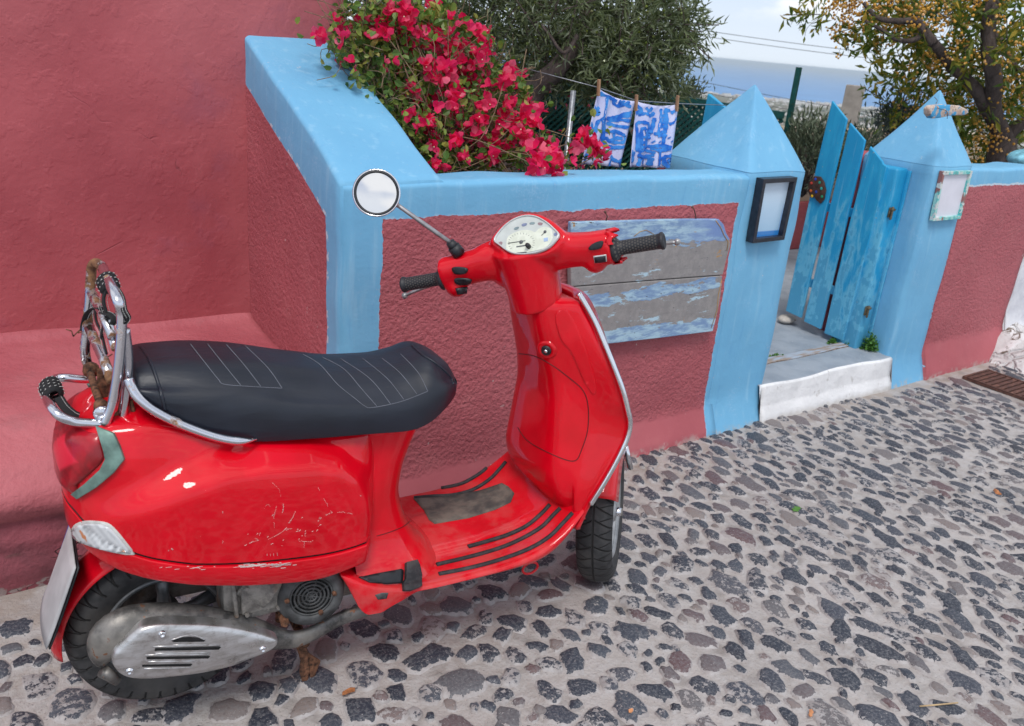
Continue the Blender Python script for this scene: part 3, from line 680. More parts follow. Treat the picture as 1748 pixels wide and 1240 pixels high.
T_PET = [(0, 0, 0), (.42, .35, .16), (.40, .75, .22), (0, 1, .08), (-.40, .75, .22), (-.42, .35, .16), (0, .5, 0)]; F_PET = [(0, 1, 6), (1, 2, 6), (2, 3, 6), (3, 4, 6), (4, 5, 6), (5, 0, 6)]
def weed(px, py, z_, r_, n_, label):
    c_ = on(px, py, 2, z_); L = Leaves(); d = rng.normal(size=(n_, 3)); d[:, 2] = np.abs(d[:, 2]); d /= np.linalg.norm(d, axis=1)[:, None]
    pos = np.array(c_)+d*rng.uniform(.15, 1, (n_, 1))*np.array(r_); L.put(T_LEAF, F_LEAF, pos, d+rng.normal(size=(n_, 3))*.6, rng.uniform(.012, .022, n_), None, .9)
    t = tag(empty('weed', c_), label, 'weed'); child(L.build('leaves', m_weed), t)
    b = MB()
    for k in range(7):
        a_ = rng.normal(size=3)*.4; b.tube([c_, c_+Vector((a_[0]*r_[0], a_[1]*r_[1], r_[2]*.8))], .0012, 4)
    child(b.build('stems', m_weed), t)
weed(1484, 598, .172, (.045, .04, .10), 260, 'bushy green weed growing at the foot of the blue gate post')
weed(1424, 586, .172, (.05, .02, .02), 70, 'low green weed in the threshold crack under the gate plank')
weed(1448, 592, .172, (.025, .02, .025), 40, 'tiny green weed between threshold and tread')
weed(1325, 610, .172, (.06, .015, .012), 60, 'thin green weed in the threshold crack beside the left pillar')
# ================================================================== garden
m_green = simple('dark_green_paint', (.006, .075, .065), .5, 0, 40, .2)
fA = on(1338, 196, 2, 1.24); fB = on(1128, 163, 2, 1.27); fC = on(915, 152, 2, 1.28); fdir = (fB-fA); fdir.z = 0; fdir.normalize()
fN = fdir.cross(Vector((0, 0, 1)))
lt = tag(empty('lattice_fence', (fA.x, fA.y, .1)), 'dark green diamond lattice fence behind the hanging towels', 'fence')
F1 = Vector((fB.x-fA.x, fB.y-fA.y, 0)).length; fd2 = at(915, 152, (fB-CAM).length-.15)-fB; fd2.z = 0; fd2.normalize()
def lat(u_, z_): return Vector((fA.x, fA.y, 0))+fdir*min(u_, F1)+fd2*max(0, u_-F1)+Vector((0, 0, z_))
FL = F1+1.3; print('fence', F1, FL); zt_ = 1.235; zb_ = .15
b = MB(); rail = [(lat(0, zt_), lat(FL, zt_+.03))]
def beam(b_, a_, c2, wz, wn):
    d = (c2-a_).normalized(); s_ = fN*wn/2; u2 = Vector((0, 0, 1)) if abs(d.z) < .7 else fdir; u2 = (u2-d*u2.dot(d)).normalized()*wz/2
    b_.add([a_-s_-u2, a_+s_-u2, a_+s_+u2, a_-s_+u2, c2-s_-u2, c2+s_-u2, c2+s_+u2, c2-s_+u2], [(0, 1, 2, 3), (7, 6, 5, 4), (0, 4, 5, 1), (1, 5, 6, 2), (2, 6, 7, 3), (3, 7, 4, 0)])
beam(b, lat(0, zt_), lat(F1, zt_+.03), .045, .04); beam(b, lat(F1, zt_+.03), lat(FL, zt_+.04), .045, .04); child(b.build('top_rail', m_green, smooth=False), lt)
b = MB(); pit = .046; hgt = zt_-zb_
for k in range(int((FL+hgt)/pit)):
    for sgn in (1, -1):
        u0 = k*pit-hgt*0
        a0, a1 = (u0-hgt, u0) if sgn == 1 else (u0, u0-hgt)
        z0, z1 = zb_, zt_
        if sgn == 1: pa_, pb_ = (u0-hgt, zb_), (u0, zt_)
        else: pa_, pb_ = (u0, zb_), (u0-hgt, zt_)
        pts = [pa_, pb_]
        def clip(p_, q_):
            (ua, za), (ub, zb2) = p_, q_
            t0, t1 = 0., 1.
            for lo, hi in ((0, FL),):
                du = ub-ua
                ta, tb = (lo-ua)/du, (hi-ua)/du
                if ta > tb: ta, tb = tb, ta
                t0 = max(t0, ta); t1 = min(t1, tb)
            if t0 >= t1: return None
            return (ua+(ub-ua)*t0, za+(zb2-za)*t0), (ua+(ub-ua)*t1, za+(zb2-za)*t1)
        c_ = clip(*pts)
        if c_:
            off = fN*(.004*sgn); (ua, za), (ub, zb3) = c_; segs = [(c_[0], c_[1])]
            if (ua-F1)*(ub-F1) < 0: t_ = (F1-ua)/(ub-ua); mid_ = (F1, za+(zb3-za)*t_); segs = [(c_[0], mid_), (mid_, c_[1])]
            for s0, s1 in segs: beam(b, lat(*s0)+off, lat(*s1)+off, .019, .007)
child(b.build('lattice', m_green, smooth=False), lt)
b = MB(); P_ = on(1352, 195, 2, 1.24); d_ = (P_-CAM).length; top = at(1361, 115, d_)
b.box(((P_.x+top.x)/2, (P_.y+top.y)/2, top.z/2+.05), (.032, .032, top.z-.1), Matrix.Rotation(.3, 3, 'Z')); o = b.build('fence_post', m_green, smooth=False)
tag(o, 'tall dark green square post at the near end of the lattice fence', 'post')
m_zinc = simple('zinc_pole', (.30, .32, .35), .4, .7, 60, .2)
P_ = at(973, 210, 3.6); b = MB(); b.tube([(P_.x, P_.y, .2), (P_.x, P_.y, 1.38)], .011, 12); tag(b.build('metal_pole', m_zinc), 'thin grey metal pole standing left of the hanging towels', 'pole')
# towels
m = Mat('towel_cloth'); p = m.pos(); n_ = m.noise(p, 400, 2); m_cloth = m.out(m.mix(m.noise(p, 6, 3).sm(.3, .7), (.46, .50, .76), (.60, .62, .82)), .9, 0, m.bump(n_, .3, .002))
m = Mat('towel_dye'); p = m.pos(); n_ = m.noise(p, 26, 4); m_dye = m.out(m.mix(n_.sm(.38, .6), (.012, .13, .55), (.05, .27, .70)), .9)
def towel(quad, D, label, strokes, n_=20):
    TL, TR, BR, BL = [at(px, py, D+k_) for (px, py), k_ in zip(quad, (.0, .08, .08, .0))]
    nrm = (TR-TL).cross(BL-TL).normalized(); nrm = nrm if nrm.dot(CAM-TL) > 0 else -nrm
    def S_(u_, v_): 
        q_ = TL.lerp(TR, u_).lerp(BL.lerp(BR, u_), v_); return q_+nrm*(.016*math.sin(u_*9+v_*1.3)*v_+.010*math.sin(u_*21+2)*(.5+v_))-Vector((0, 0, .012*math.sin(math.pi*u_)*(1-v_)))
    c0 = (TL+TR)/2; t = tag(empty('towel', c0), label, 'towel')
    b = MB(); b.grid([[S_(i/n_, j/n_) for j in range(n_+1)] for i in range(n_+1)]); child(b.build('cloth', m_cloth, solid=.002), t)
    b = MB()
    def inv(px, py):                            # pixel -> (u,v) bilinear
        u_, v_ = .5, .5; (x0, y0), (x1, y1), (x2, y2), (x3, y3) = quad
        for _ in range(20):
            fx = (x0*(1-u_)+x1*u_)*(1-v_)+(x3*(1-u_)+x2*u_)*v_-px; fy = (y0*(1-u_)+y1*u_)*(1-v_)+(y3*(1-u_)+y2*u_)*v_-py
            a_ = (x1-x0)*(1-v_)+(x2-x3)*v_; b_ = (x3-x0)*(1-u_)+(x2-x1)*u_; c_ = (y1-y0)*(1-v_)+(y2-y3)*v_; d2 = (y3-y0)*(1-u_)+(y2-y1)*u_
            de = a_*d2-b_*c_; u_ -= (fx*d2-b_*fy)/de; v_ -= (a_*fy-c_*fx)/de
        return u_, v_
    for k, (wd, pts) in enumerate(strokes):
        uv_ = [inv(*q_) for q_ in pts]; P3 = spl([(u_, v_, 0) for u_, v_ in uv_], 6); wds = wd/30.
        L_, R_ = [], []
        for i, q_ in enumerate(P3):
            t_ = P3[min(i+1, len(P3)-1)]-P3[max(i-1, 0)]; t_ = Vector((t_.x, t_.y*1.5, 0)); t_ = t_.normalized() if t_.length > 1e-6 else Vector((1, 0, 0))
            w_ = wds*(.75+.35*nz(q_, 6, k)+.15*math.sin(i*1.7))*(.5 if i in (0, len(P3)-1) else 1)
            nn = Vector((-t_.y, t_.x/1.5, 0))*w_*.5
            cl_ = lambda v__: min(.995, max(.005, v__))
            L_.append(S_(cl_(q_.x+nn.x), cl_(q_.y+nn.y))+nrm*(.0034+.00012*k)); R_.append(S_(cl_(q_.x-nn.x), cl_(q_.y-nn.y))+nrm*(.0034+.00012*k))
        b.grid([L_, R_])
    child(b.build('blue_pattern', m_dye, weld=0, recalc=False), t)
    return t
k7 = lambda x_, y_: (950+x_/3.1, y_/3.1)
Tq1 = [(1021, 151), (1084, 173), (1062, 285), (987, 280)]; Tq2 = [(1086, 173), (1158, 178), (1147, 287), (1070, 285)]
S1 = [(3, [k7(*q_) for q_ in pts]) for pts in ([(230, 490), (300, 510), (390, 560)], [(300, 500), (310, 540), (350, 545), (385, 530)], [(330, 515), (345, 530), (365, 520)], [(265, 500), (250, 600), (215, 640), (200, 700)], [(190, 560), (210, 580), (225, 560)], [(195, 580), (225, 590), (200, 600)],
     [(270, 620), (330, 600), (395, 590)], [(280, 625), (340, 625), (395, 640)], [(290, 610), (350, 605), (390, 610)], [(270, 640), (330, 660), (390, 670)], [(240, 610), (240, 700), (230, 760)], [(258, 610), (258, 700), (240, 760)], [(265, 690), (310, 685), (350, 710)], [(260, 720), (290, 745), (340, 745), (355, 710)], [(265, 740), (300, 725), (340, 725)], [(300, 690), (300, 745)],
     [(245, 750), (290, 775), (350, 770)], [(165, 660), (180, 650), (190, 680)], [(280, 820), (310, 850), (350, 830)], [(290, 830), (270, 870), (280, 880)], [(150, 850), (140, 820), (180, 830)], [(320, 850), (330, 878)])]
S2 = [(3.2, [k7(*q_) for q_ in pts]) for pts in ([(425, 560), (450, 575), (440, 600), (470, 590), (500, 600), (520, 580)], [(470, 560), (490, 575), (510, 555)], [(415, 600), (440, 585)], [(550, 560), (550, 620), (535, 690)], [(565, 580), (600, 575)], [(560, 600), (590, 600)], [(560, 620), (590, 622)], [(555, 640), (590, 640)], [(550, 660), (585, 660)], [(580, 560), (580, 640), (570, 700)],
     [(590, 650), (620, 640), (635, 620)], [(600, 590), (630, 580)], [(425, 800), (425, 700), (420, 655), (450, 640), (490, 650), (485, 700), (480, 790)], [(440, 790), (445, 690), (460, 670), (475, 700), (470, 780)], [(440, 720), (475, 715)], [(440, 750), (475, 745)], [(440, 775), (475, 770)], [(500, 700), (515, 640), (520, 610)], [(495, 700), (495, 730)], [(515, 700), (560, 690), (575, 690)], [(530, 710), (560, 705)],
     [(490, 770), (540, 765), (600, 775)], [(500, 780), (545, 790), (595, 785)], [(545, 790), (540, 850), (535, 878)], [(570, 700), (560, 760)], [(510, 740), (515, 745)], [(540, 740), (543, 748)], [(600, 740), (603, 748)], [(585, 720), (588, 725)], [(430, 800), (470, 790), (515, 805)], [(425, 815), (470, 830), (510, 815)], [(440, 830), (425, 878)], [(500, 830), (490, 878)], [(465, 830), (460, 870)],
     [(385, 790), (390, 830), (410, 800)], [(380, 840), (400, 850), (395, 810)], [(560, 825), (600, 820)], [(560, 825), (565, 870), (595, 875), (600, 825)], [(575, 840), (590, 860)])]
tw1 = towel(Tq1, 3.55, 'left hanging white towel with blue brush painted buildings', S1)
tw2 = towel(Tq2, 3.62, 'right hanging white towel with blue brush painted arch and stool', S2)
m_peg = simple('peg_wood', (.36, .20, .11), .8)
for t_, (px, py), D, la in ((tw1, (1022, 150), 3.53, 'wooden peg on the left corner of the left towel'), (tw1, (1086, 176), 3.58, 'wooden peg between the two towels'), (tw2, (1156, 177), 3.68, 'wooden peg on the right corner of the right towel')):
    b = MB(); q = at(px, py, D); b.box(q, (.009, .012, .062), Matrix.Rotation(-.1, 3, 'Y')); tag(b.build('clothes_peg', m_peg, smooth=False, bevel=.001), la, 'peg', 'clothes pegs holding the towels')
b = MB(); b.tube([at(900, 118, 3.5), at(1022, 150, 3.54), at(1086, 172, 3.59), at(1156, 177, 3.69), at(1240, 180, 3.8)], .002, 5); tag(b.build('washing_line', m_zinc), 'thin washing line carrying the two painted towels', 'line')
# --- trees
m_bark = Mat('bark'); p = m_bark.pos(); n_ = m_bark.noise(m_bark.scale(p, 1, 1, .35), 26, 6, .65); m_bark = m_bark.out(m_bark.ramp(n_, [(.3, (.045, .032, .028)), (.6, (.12, .09, .08)), (.75, (.20, .16, .14))]), .9, 0, m_bark.bump(n_, 1., .02))
def limbs(b, segs):
    for pts, r0, r1 in segs:
        P3 = spl(pts, 5); n = len(P3); P3 = [wob3(q_, .012, 4) for q_ in P3]
        b.tube(P3, [r0+(r1-r0)*i/(n-1) for i in range(n)], 9)
def blobs_tree(L, bl, tmpl, faces, per, size, wid, twig, droop, b=None):
    for (c_, rad, dens_) in bl:
        nT = int(per*dens_); u_ = rng.normal(size=(nT, 3)); u_ /= np.linalg.norm(u_, axis=1)[:, None]
        rr = rng.uniform(.25, 1, (nT, 1))**.5; base_ = np.array(c_)+u_*rr*np.array(rad)
        d = u_+rng.normal(size=(nT, 3))*.7; d[:, 2] -= droop; d /= np.linalg.norm(d, axis=1)[:, None]
        K = twig
        for k in range(K):
            tt = (k+.5)/K; pos = base_+d*tt*.17+np.array([0, 0, -.03*tt*tt]); dd = d*.8+rng.normal(size=(nT, 3))*.75
            L.put(tmpl, faces, pos, dd, rng.uniform(.7, 1.2, nT)*size, None, wid)
        if b is not None:
            for k in range(0, nT, 9):
                p0 = Vector(base_[k]); b.tube([p0-Vector(d[k])*.10, p0, p0+Vector(d[k])*.17], .003, 4)
m_olive = leafmat('olive_leaf', [(0, (.08, .11, .04)), (.5, (.16, .20, .08)), (.8, (.26, .31, .17)), (1, (.38, .43, .31))], .45, .35)
ol = tag(empty('olive_tree', at(900, 200, 5.3)), 'grey green olive tree filling the view behind the bougainvillea', 'tree')
D = 5.6
b = MB(); base_ = at(800, 300, D)
limbs(b, [([at(850, 330, D-.7), at(862, 240, D-.7), at(885, 185, D-.7)], .10, .08), ([at(885, 188, D-.7), at(915, 150, D-.75), at(950, 120, D-.8), at(985, 70, D-.7), at(1000, 20, D-.5)], .072, .035), ([at(985, 60, D-.9), at(960, 90, D-.95), at(935, 60, D-.95), at(920, 40, D-.9)], .012, .006),
          ([at(880, 165, D), at(840, 120, D+.1), at(790, 60, D), at(740, -20, D)], .07, .04), ([at(950, 70, D-.2), at(1040, 60, D-.4), at(1120, 40, D-.5)], .035, .012), ([at(915, 120, D-.1), at(1010, 120, D-.3), at(1080, 100, D-.4)], .03, .012),
          ([at(740, 60, D), at(660, 20, D), at(600, -30, D)], .04, .015), ([at(1000, 20, D-.2), at(1060, -60, D), at(1100, -160, D)], .04, .015)])
child(b.build('trunk', m_bark), ol)
L = Leaves(); bt = MB()
bl = [(at(1010, 40, 5.2), (.62, .5, .34), 3.2), (at(1075, 92, 4.9), (.27, .3, .18), 1.1), (at(1100, 20, 5.0), (.25, .3, .22), .8), (at(900, 20, 5.4), (.6, .5, .30), 2.6), (at(960, 95, 5.1), (.30, .25, .10), .6), (at(790, 20, 5.6), (.6, .5, .34), 2.3),
      (at(650, 20, 5.7), (.5, .5, .40), 1.7), (at(720, 100, 5.8), (.5, .4, .28), 1.2), (at(1060, 118, 5.0), (.20, .2, .10), .6), (at(1010, -130, 5.2), (.9, .8, .5), 2.0), (at(800, -150, 5.6), (.9, .8, .5), 1.8), (at(1145, 48, 4.9), (.13, .2, .10), .25), (at(1115, 130, 5.0), (.10, .15, .06), .25)]
blobs_tree(L, bl, T_LEAF, F_LEAF, 190, .062, .18, 9, .35, bt)
child(L.build('crown', m_olive), ol); tag(child(bt.build('twigs', m_bark, weld=0, recalc=False), ol), kind='stuff')
m_ol = leafmat('olive_fruit', [(0, (.12, .18, .03)), (.7, (.25, .30, .05)), (1, (.07, .02, .05))], .3, 0.)
L = Leaves(); T_B = [(.5, 0, 0), (-.5, 0, 0), (0, .5, 0), (0, -.5, 0), (0, 0, .5), (0, 0, -.5)]; F_B = [(0, 2, 4), (2, 1, 4), (1, 3, 4), (3, 0, 4), (2, 0, 5), (1, 2, 5), (3, 1, 5), (0, 3, 5)]
for c_, rad, de in bl[:7]:
    n_ = int(90*de); u_ = rng.normal(size=(n_, 3)); u_ /= np.linalg.norm(u_, axis=1)[:, None]; L.put(T_B, F_B, np.array(c_)+u_*np.array(rad)*rng.uniform(.6, 1.1, (n_, 1)), rng.normal(size=(n_, 3)), .018)
tag(child(L.build('olives', m_ol), ol), kind='stuff')
# dark hedge mass low behind lattice on the left, pale house glimpses
m_dark = leafmat('dark_leaf', [(0, (.008, .022, .012)), (.6, (.02, .045, .02)), (1, (.05, .09, .03))], .5, .1)
L = Leaves(); hb = tag(empty('dark_hedge', at(930, 220, 5.6)), 'dark green hedge with scattered pink flowers behind the lattice fence', 'hedge')
for (px, py, D, rx, rz_) in ((760, 200, 6.9, 1.0, .50), (930, 205, 6.9, .9, .40), (1060, 225, 6.9, .7, .26)):
    n_ = 3800; u_ = rng.normal(size=(n_, 3)); u_ /= np.linalg.norm(u_, axis=1)[:, None]; L.put(T_LEAF, F_LEAF, np.array(at(px, py, D))+u_*rng.uniform(.3, 1, (n_, 1))**.5*np.array((rx, .5, rz_)), rng.normal(size=(n_, 3)), rng.uniform(.06, .10, n_), None, .7)
child(L.build('foliage', m_dark), hb)
m_bract = leafmat('bract', [(0, (.78, .006, .08)), (.35, (.92, .014, .13)), (.7, (.97, .035, .18)), (1, (.98, .20, .32))], .5, .5)
L = Leaves(); n_ = 220; u_ = rng.normal(size=(n_, 3)); u_ /= np.linalg.norm(u_, axis=1)[:, None]
L.put(T_PET, F_PET, np.array(at(920, 190, 5.6))+u_*np.array((.9, .4, .36)), rng.normal(size=(n_, 3)), .035); tag(child(L.build('flowers', m_bract), hb), kind='stuff')
# --- chinaberry
m_chl = leafmat('chinaberry_leaf', [(0, (.06, .12, .015)), (.45, (.15, .22, .03)), (.75, (.32, .32, .04)), (1, (.50, .33, .04))], .5, .4)
ct = tag(empty('chinaberry_tree', at(1700, 300, 5.3)), 'tree with dark forked trunk, yellowing leaves and clusters of orange berries at the right', 'tree')
KD = 1.32; _at = at
at = lambda px, py, D: _at(px, py, D*KD)
D = 5.4; b = MB()
limbs(b, [([at(1700, 330, D), at(1706, 262, D), at(1713, 236, D)], .105, .085), ([at(1713, 240, D), at(1697, 185, D-.2), at(1692, 120, D-.4), at(1688, 60, D-.4), at(1697, 0, D-.4), at(1705, -60, D)], .062, .035), ([at(1706, 215, D), at(1672, 165, D-.3), at(1650, 140, D-.3), at(1625, 120, D-.3)], .05, .028),
          ([at(1713, 240, D), at(1740, 215, D), at(1790, 190, D)], .05, .03), ([at(1650, 138, D), at(1652, 100, D), at(1655, 60, D)], .022, .014), ([at(1594, 75, D-.5), at(1578, 55, D-.5), at(1565, 38, D-.5), at(1540, 38, D-.5), at(1500, 30, D-.5), at(1475, 5, D-.5)], .034, .012),
          ([at(1578, 55, D-.5), at(1560, 68, D-.5), at(1530, 68, D-.5), at(1505, 52, D-.5), at(1470, 30, D-.5)], .02, .009), ([at(1625, 120, D-.3), at(1610, 95, D-.4), at(1594, 75, D-.5)], .032, .032), ([at(1565, 38, D-.2), at(1562, 15, D-.2), at(1550, -30, D-.2)], .025, .018), ([at(1688, 60, D), at(1680, 20, D-.1), at(1655, -5, D-.1)], .03, .02), ([at(1697, 60, D), at(1735, 110, D-.1), at(1760, 130, D-.1)], .02, .02)])
child(b.build('trunk', m_bark), ct)
bl = [(at(1660, 60, 5.3), (.42, .5, .24), 2.3), (at(1730, 40, 5.3), (.4, .5, .3), 2.1), (at(1560, 12, 5.2), (.42, .4, .10), 1.2), (at(1460, 6, 5.1), (.20, .3, .06), .4), (at(1420, 25, 5.1), (.10, .2, .12), .15), (at(1620, 150, 5.4), (.30, .4, .20), 1.3), (at(1730, 160, 5.6), (.3, .4, .30), 1.5), (at(1580, 190, 5.4), (.22, .3, .14), .6), (at(1555, 95, 5.3), (.20, .3, .09), .3),
      (at(1680, -120, 5.3), (.9, .8, .5), 2.2), (at(1510, 50, 5.1), (.22, .2, .08), .25), (at(1555, 150, 5.5), (.16, .2, .12), .3), (at(1650, 225, 5.6), (.3, .3, .2), .8), (at(1720, 240, 5.9), (.35, .3, .25), .9)]
L = Leaves(); bt = MB(); bl = [(c_, tuple(r_*KD for r_ in rad), de) for c_, rad, de in bl]; blobs_tree(L, bl, T_LEAF, F_LEAF, 48, .085, .30, 9, .5, bt); child(L.build('crown', m_chl), ct); tag(child(bt.build('twigs', m_bark, weld=0, recalc=False), ct), kind='stuff')
m_berry = leafmat('berry', [(0, (.45, .20, .02)), (.4, (.72, .36, .04)), (.75, (.85, .48, .08)), (1, (.78, .46, .22))], .35, .1)
L = Leaves(); T_O = []
for i in range(4):
    th = math.pi*(i+.5)/4
    for k in range(6): a_ = 2*math.pi*k/6; T_O.append((math.sin(th)*math.cos(a_)*.5, math.sin(th)*math.sin(a_)*.5, math.cos(th)*.5))
F_O = [(i*6+k, i*6+(k+1) % 6, (i+1)*6+(k+1) % 6, (i+1)*6+k) for i in range(3) for k in range(6)]+[(0, 1, 2, 3, 4, 5), (18, 19, 20, 21, 22, 23)]
stems = MB()
def bcl(px, py, D, s_, n_):
    c_ = np.array(at(px, py, D)); pos = c_+rng.normal(size=(n_, 3))*np.array([s_, s_, s_*.8]); L.put(T_O, F_O, pos, rng.normal(size=(n_, 3)), rng.uniform(.014, .020, n_))
    for k in range(0, n_, 4): stems.tube([c_+np.array([0, 0, s_*1.2]), pos[k]], .0012, 3)
for _ in range(150):
    c_, rad, de = bl[rng.choice([0, 1, 1, 0, 5, 6, 2, 2, 2, 12, 6])]; u_ = rng.normal(size=3); u_ /= np.linalg.norm(u_); q = Vector(c_)+Vector(u_*np.array(rad)*.95); dq = q-CAM
    cpx = R.transposed() @ dq; bcl(CX+FPX*cpx.x/-cpx.z, CY-FPX*cpx.y/-cpx.z, dq.length/KD-.12, .055, 16)
for px, py, n_ in ((1425, 8, 22), (1448, 10, 26), (1475, 22, 26), (1440, 40, 18), (1455, 55, 16), (1425, 50, 14), (1432, 62, 6), (1500, 15, 30), (1520, 5, 30), (1545, 20, 26), (1480, 45, 16), (1530, 48, 14), (1427, 88, 3), (1433, 92, 2), (1460, 70, 5), (1590, 92, 22), (1605, 110, 24), (1640, 75, 24)): bcl(px, py, 5.0, .032, n_)
tag(child(L.build('berries', m_berry), ct), kind='stuff'); tag(child(stems.build('berry_stalks', m_bark, weld=0, recalc=False), ct), kind='stuff')
L = Leaves(); b = MB(); P_ = [at(px, py, 5.0) for px, py in ((1412, 15), (1395, 32), (1378, 48), (1374, 62))]; b.tube(spl(P_, 4), .0015, 4); L.put(T_LEAF, F_LEAF, np.array([P_[-1], P_[1], P_[0]]), np.array([(0, 0, -1.), (.2, 0, -1), (-.3, 0, -1)]), .05, None, .35)
for (px, py) in ((1375, 5), (1378, 18), (1373, 30), (1371, 42)): L.put(T_LEAF, F_LEAF, np.array([at(px+rng.uniform(-6, 6), py+rng.uniform(-4, 4), 5.) for _ in range(7)]), rng.normal(size=(7, 3))+np.array([0, 0, -.8]), .05, None, .32)
child(b.build('hanging_twig', m_bark), ct); child(L.build('hanging_leaves', m_chl), ct)
at = _at
# --- shrubs beyond the fence
m_shr = leafmat('grey_shrub_leaf', [(0, (.05, .07, .04)), (.5, (.11, .14, .08)), (1, (.22, .26, .17))], .6, .2)
def shrub(px, py, D, rad, n_, size, label, mat=m_shr):
    t = tag(empty('shrub', at(px, py, D)), label, 'shrub', None); L = Leaves(); b = MB(); c_ = np.array(at(px, py, D))
    nT = n_; base_ = c_+np.array([0, 0, -rad[2]*1.1]); 
    ti = []
    for k in range(nT):
        u_ = rng.normal(size=3); u_[2] = abs(u_[2])*1.3; u_ /= np.linalg.norm(u_); tip = c_+u_*np.array(rad)*rng.uniform(.45, 1.1); tip[2] -= rad[2]*.35
        if k % 4 == 0: b.tube([base_, base_*.5+tip*.5+rng.normal(size=3)*.02, tip], .003, 4)
        m_ = 10; pos = tip+rng.normal(size=(m_, 3))*np.array([.045, .045, .06]); dd = np.tile(u_, (m_, 1))+rng.normal(size=(m_, 3))*.5; dd[:, 2] += .5
        L.put(T_LEAF, F_LEAF, pos, dd, size*rng.uniform(.7, 1.2, m_), None, .28)
    child(L.build('foliage', mat), t); tag(child(b.build('stems', m_bark, weld=0, recalc=False), t), kind='stuff'); return t
shrub(1384, 262, 6.3, (.22, .3, .27), 230, .055, 'loose grey green shrub rising between the green post and the gate planks')
shrub(1468, 268, 6.8, (.26, .3, .20), 120, .055, 'sparse grey shrub behind the gate planks below the concrete stub')
shrub(1170, 168, 7.2, (.12, .15, .16), 60, .055, 'thin leafy sprig above the lattice fence beside the olive tree')
shrub(1530, 215, 7.4, (.16, .2, .22), 110, .055, 'bluish shrub left of the right pyramid cap', leafmat('blue_shrub_leaf', [(0, (.05, .07, .07)), (1, (.14, .18, .18))], .6, .2))
P_ = at(1452, 190, 9.5); b = MB(); b.box((P_.x, P_.y, P_.z-.75), (.17, .17, 1.99-.0), Matrix.Rotation(.5, 3, 'Z')); tag(b.build('concrete_stub', simple('concrete', (.33, .30, .27), .9, 0, 12, .12, .6), smooth=False, bevel=.01), 'plain square concrete column stub rising above the shrubs', 'column')
m_mosaic = simple('blue_mosaic', (.20, .50, .62), .6, 0, 30, .25, .5); q = on(1738, 275, 1, 2.6); b = MB(); b.ball((0, 0, 0), .14, 12, (1.2, .7, .40)); o = b.build('painted_stone', m_mosaic); o.location = (q.x, 2.55, 1.14); tag(o, 'rounded light blue painted stone on top of the right garden wall', 'stone')
# --- bougainvillea
bo = tag(empty('bougainvillea', (1.9, 2.75, .3)), 'bougainvillea with bright magenta red flowers spilling over the blue wall', 'bush')
m_bl = leafmat('bougainvillea_leaf', [(0, (.05, .12, .018)), (.5, (.13, .24, .04)), (.8, (.25, .34, .06)), (1, (.38, .34, .08))], .45, .3)
fl = [(668, 30, 16), (700, 48, 22), (730, 40, 20), (690, 20, 12), (640, 38, 14), (735, 10, 5), (712, 75, 20), (748, 62, 10), (655, 55, 8), (790, 50, 16), (810, 65, 18), (785, 72, 10), (825, 78, 10), (630, 62, 7), (612, 55, 6), (575, 42, 5), (545, 60, 4), (556, 72, 4), (582, 62, 4), (598, 48, 3),
      (770, 95, 18), (800, 110, 22), (822, 130, 22), (785, 130, 20), (752, 120, 12), (815, 155, 16), (770, 155, 12), (865, 125, 12), (885, 135, 8), (855, 140, 6), (705, 165, 6), (690, 160, 5), (665, 118, 4), (735, 115, 6), (600, 120, 2), (585, 110, 3), (735, 180, 8), (702, 185, 5), (775, 175, 10), (830, 175, 12), (870, 180, 14), (895, 190, 14), (910, 205, 12),
      (735, 205, 8), (720, 210, 6), (780, 205, 7), (815, 210, 8), (845, 215, 12), (870, 215, 14), (840, 240, 12), (800, 240, 10), (770, 245, 7), (735, 235, 9), (745, 245, 5), (860, 250, 12), (885, 235, 12), (905, 250, 14), (925, 270, 18), (945, 265, 16), (930, 290, 12), (955, 280, 9), (912, 285, 10), (940, 250, 7), (750, 268, 4), (757, 285, 4), (735, 283, 3), (900, 170, 8), (990, 238, 8), (1005, 235, 8), (1020, 250, 10), (1030, 265, 8), (1015, 268, 5), (905, 28, 0), (728, 62, 3), (765, 32, 2), (835, 62, 3), (860, 95, 0), (695, 120, 3), (755, 200, 4), (800, 275, 5), (835, 270, 6)]
LB = Leaves(); LG = Leaves(); b = MB(); LW = Leaves()
def bdepth(px, py): return 2.86-.20*min(1, max(0, (py-40)/240))+rng.uniform(-.12, .10)
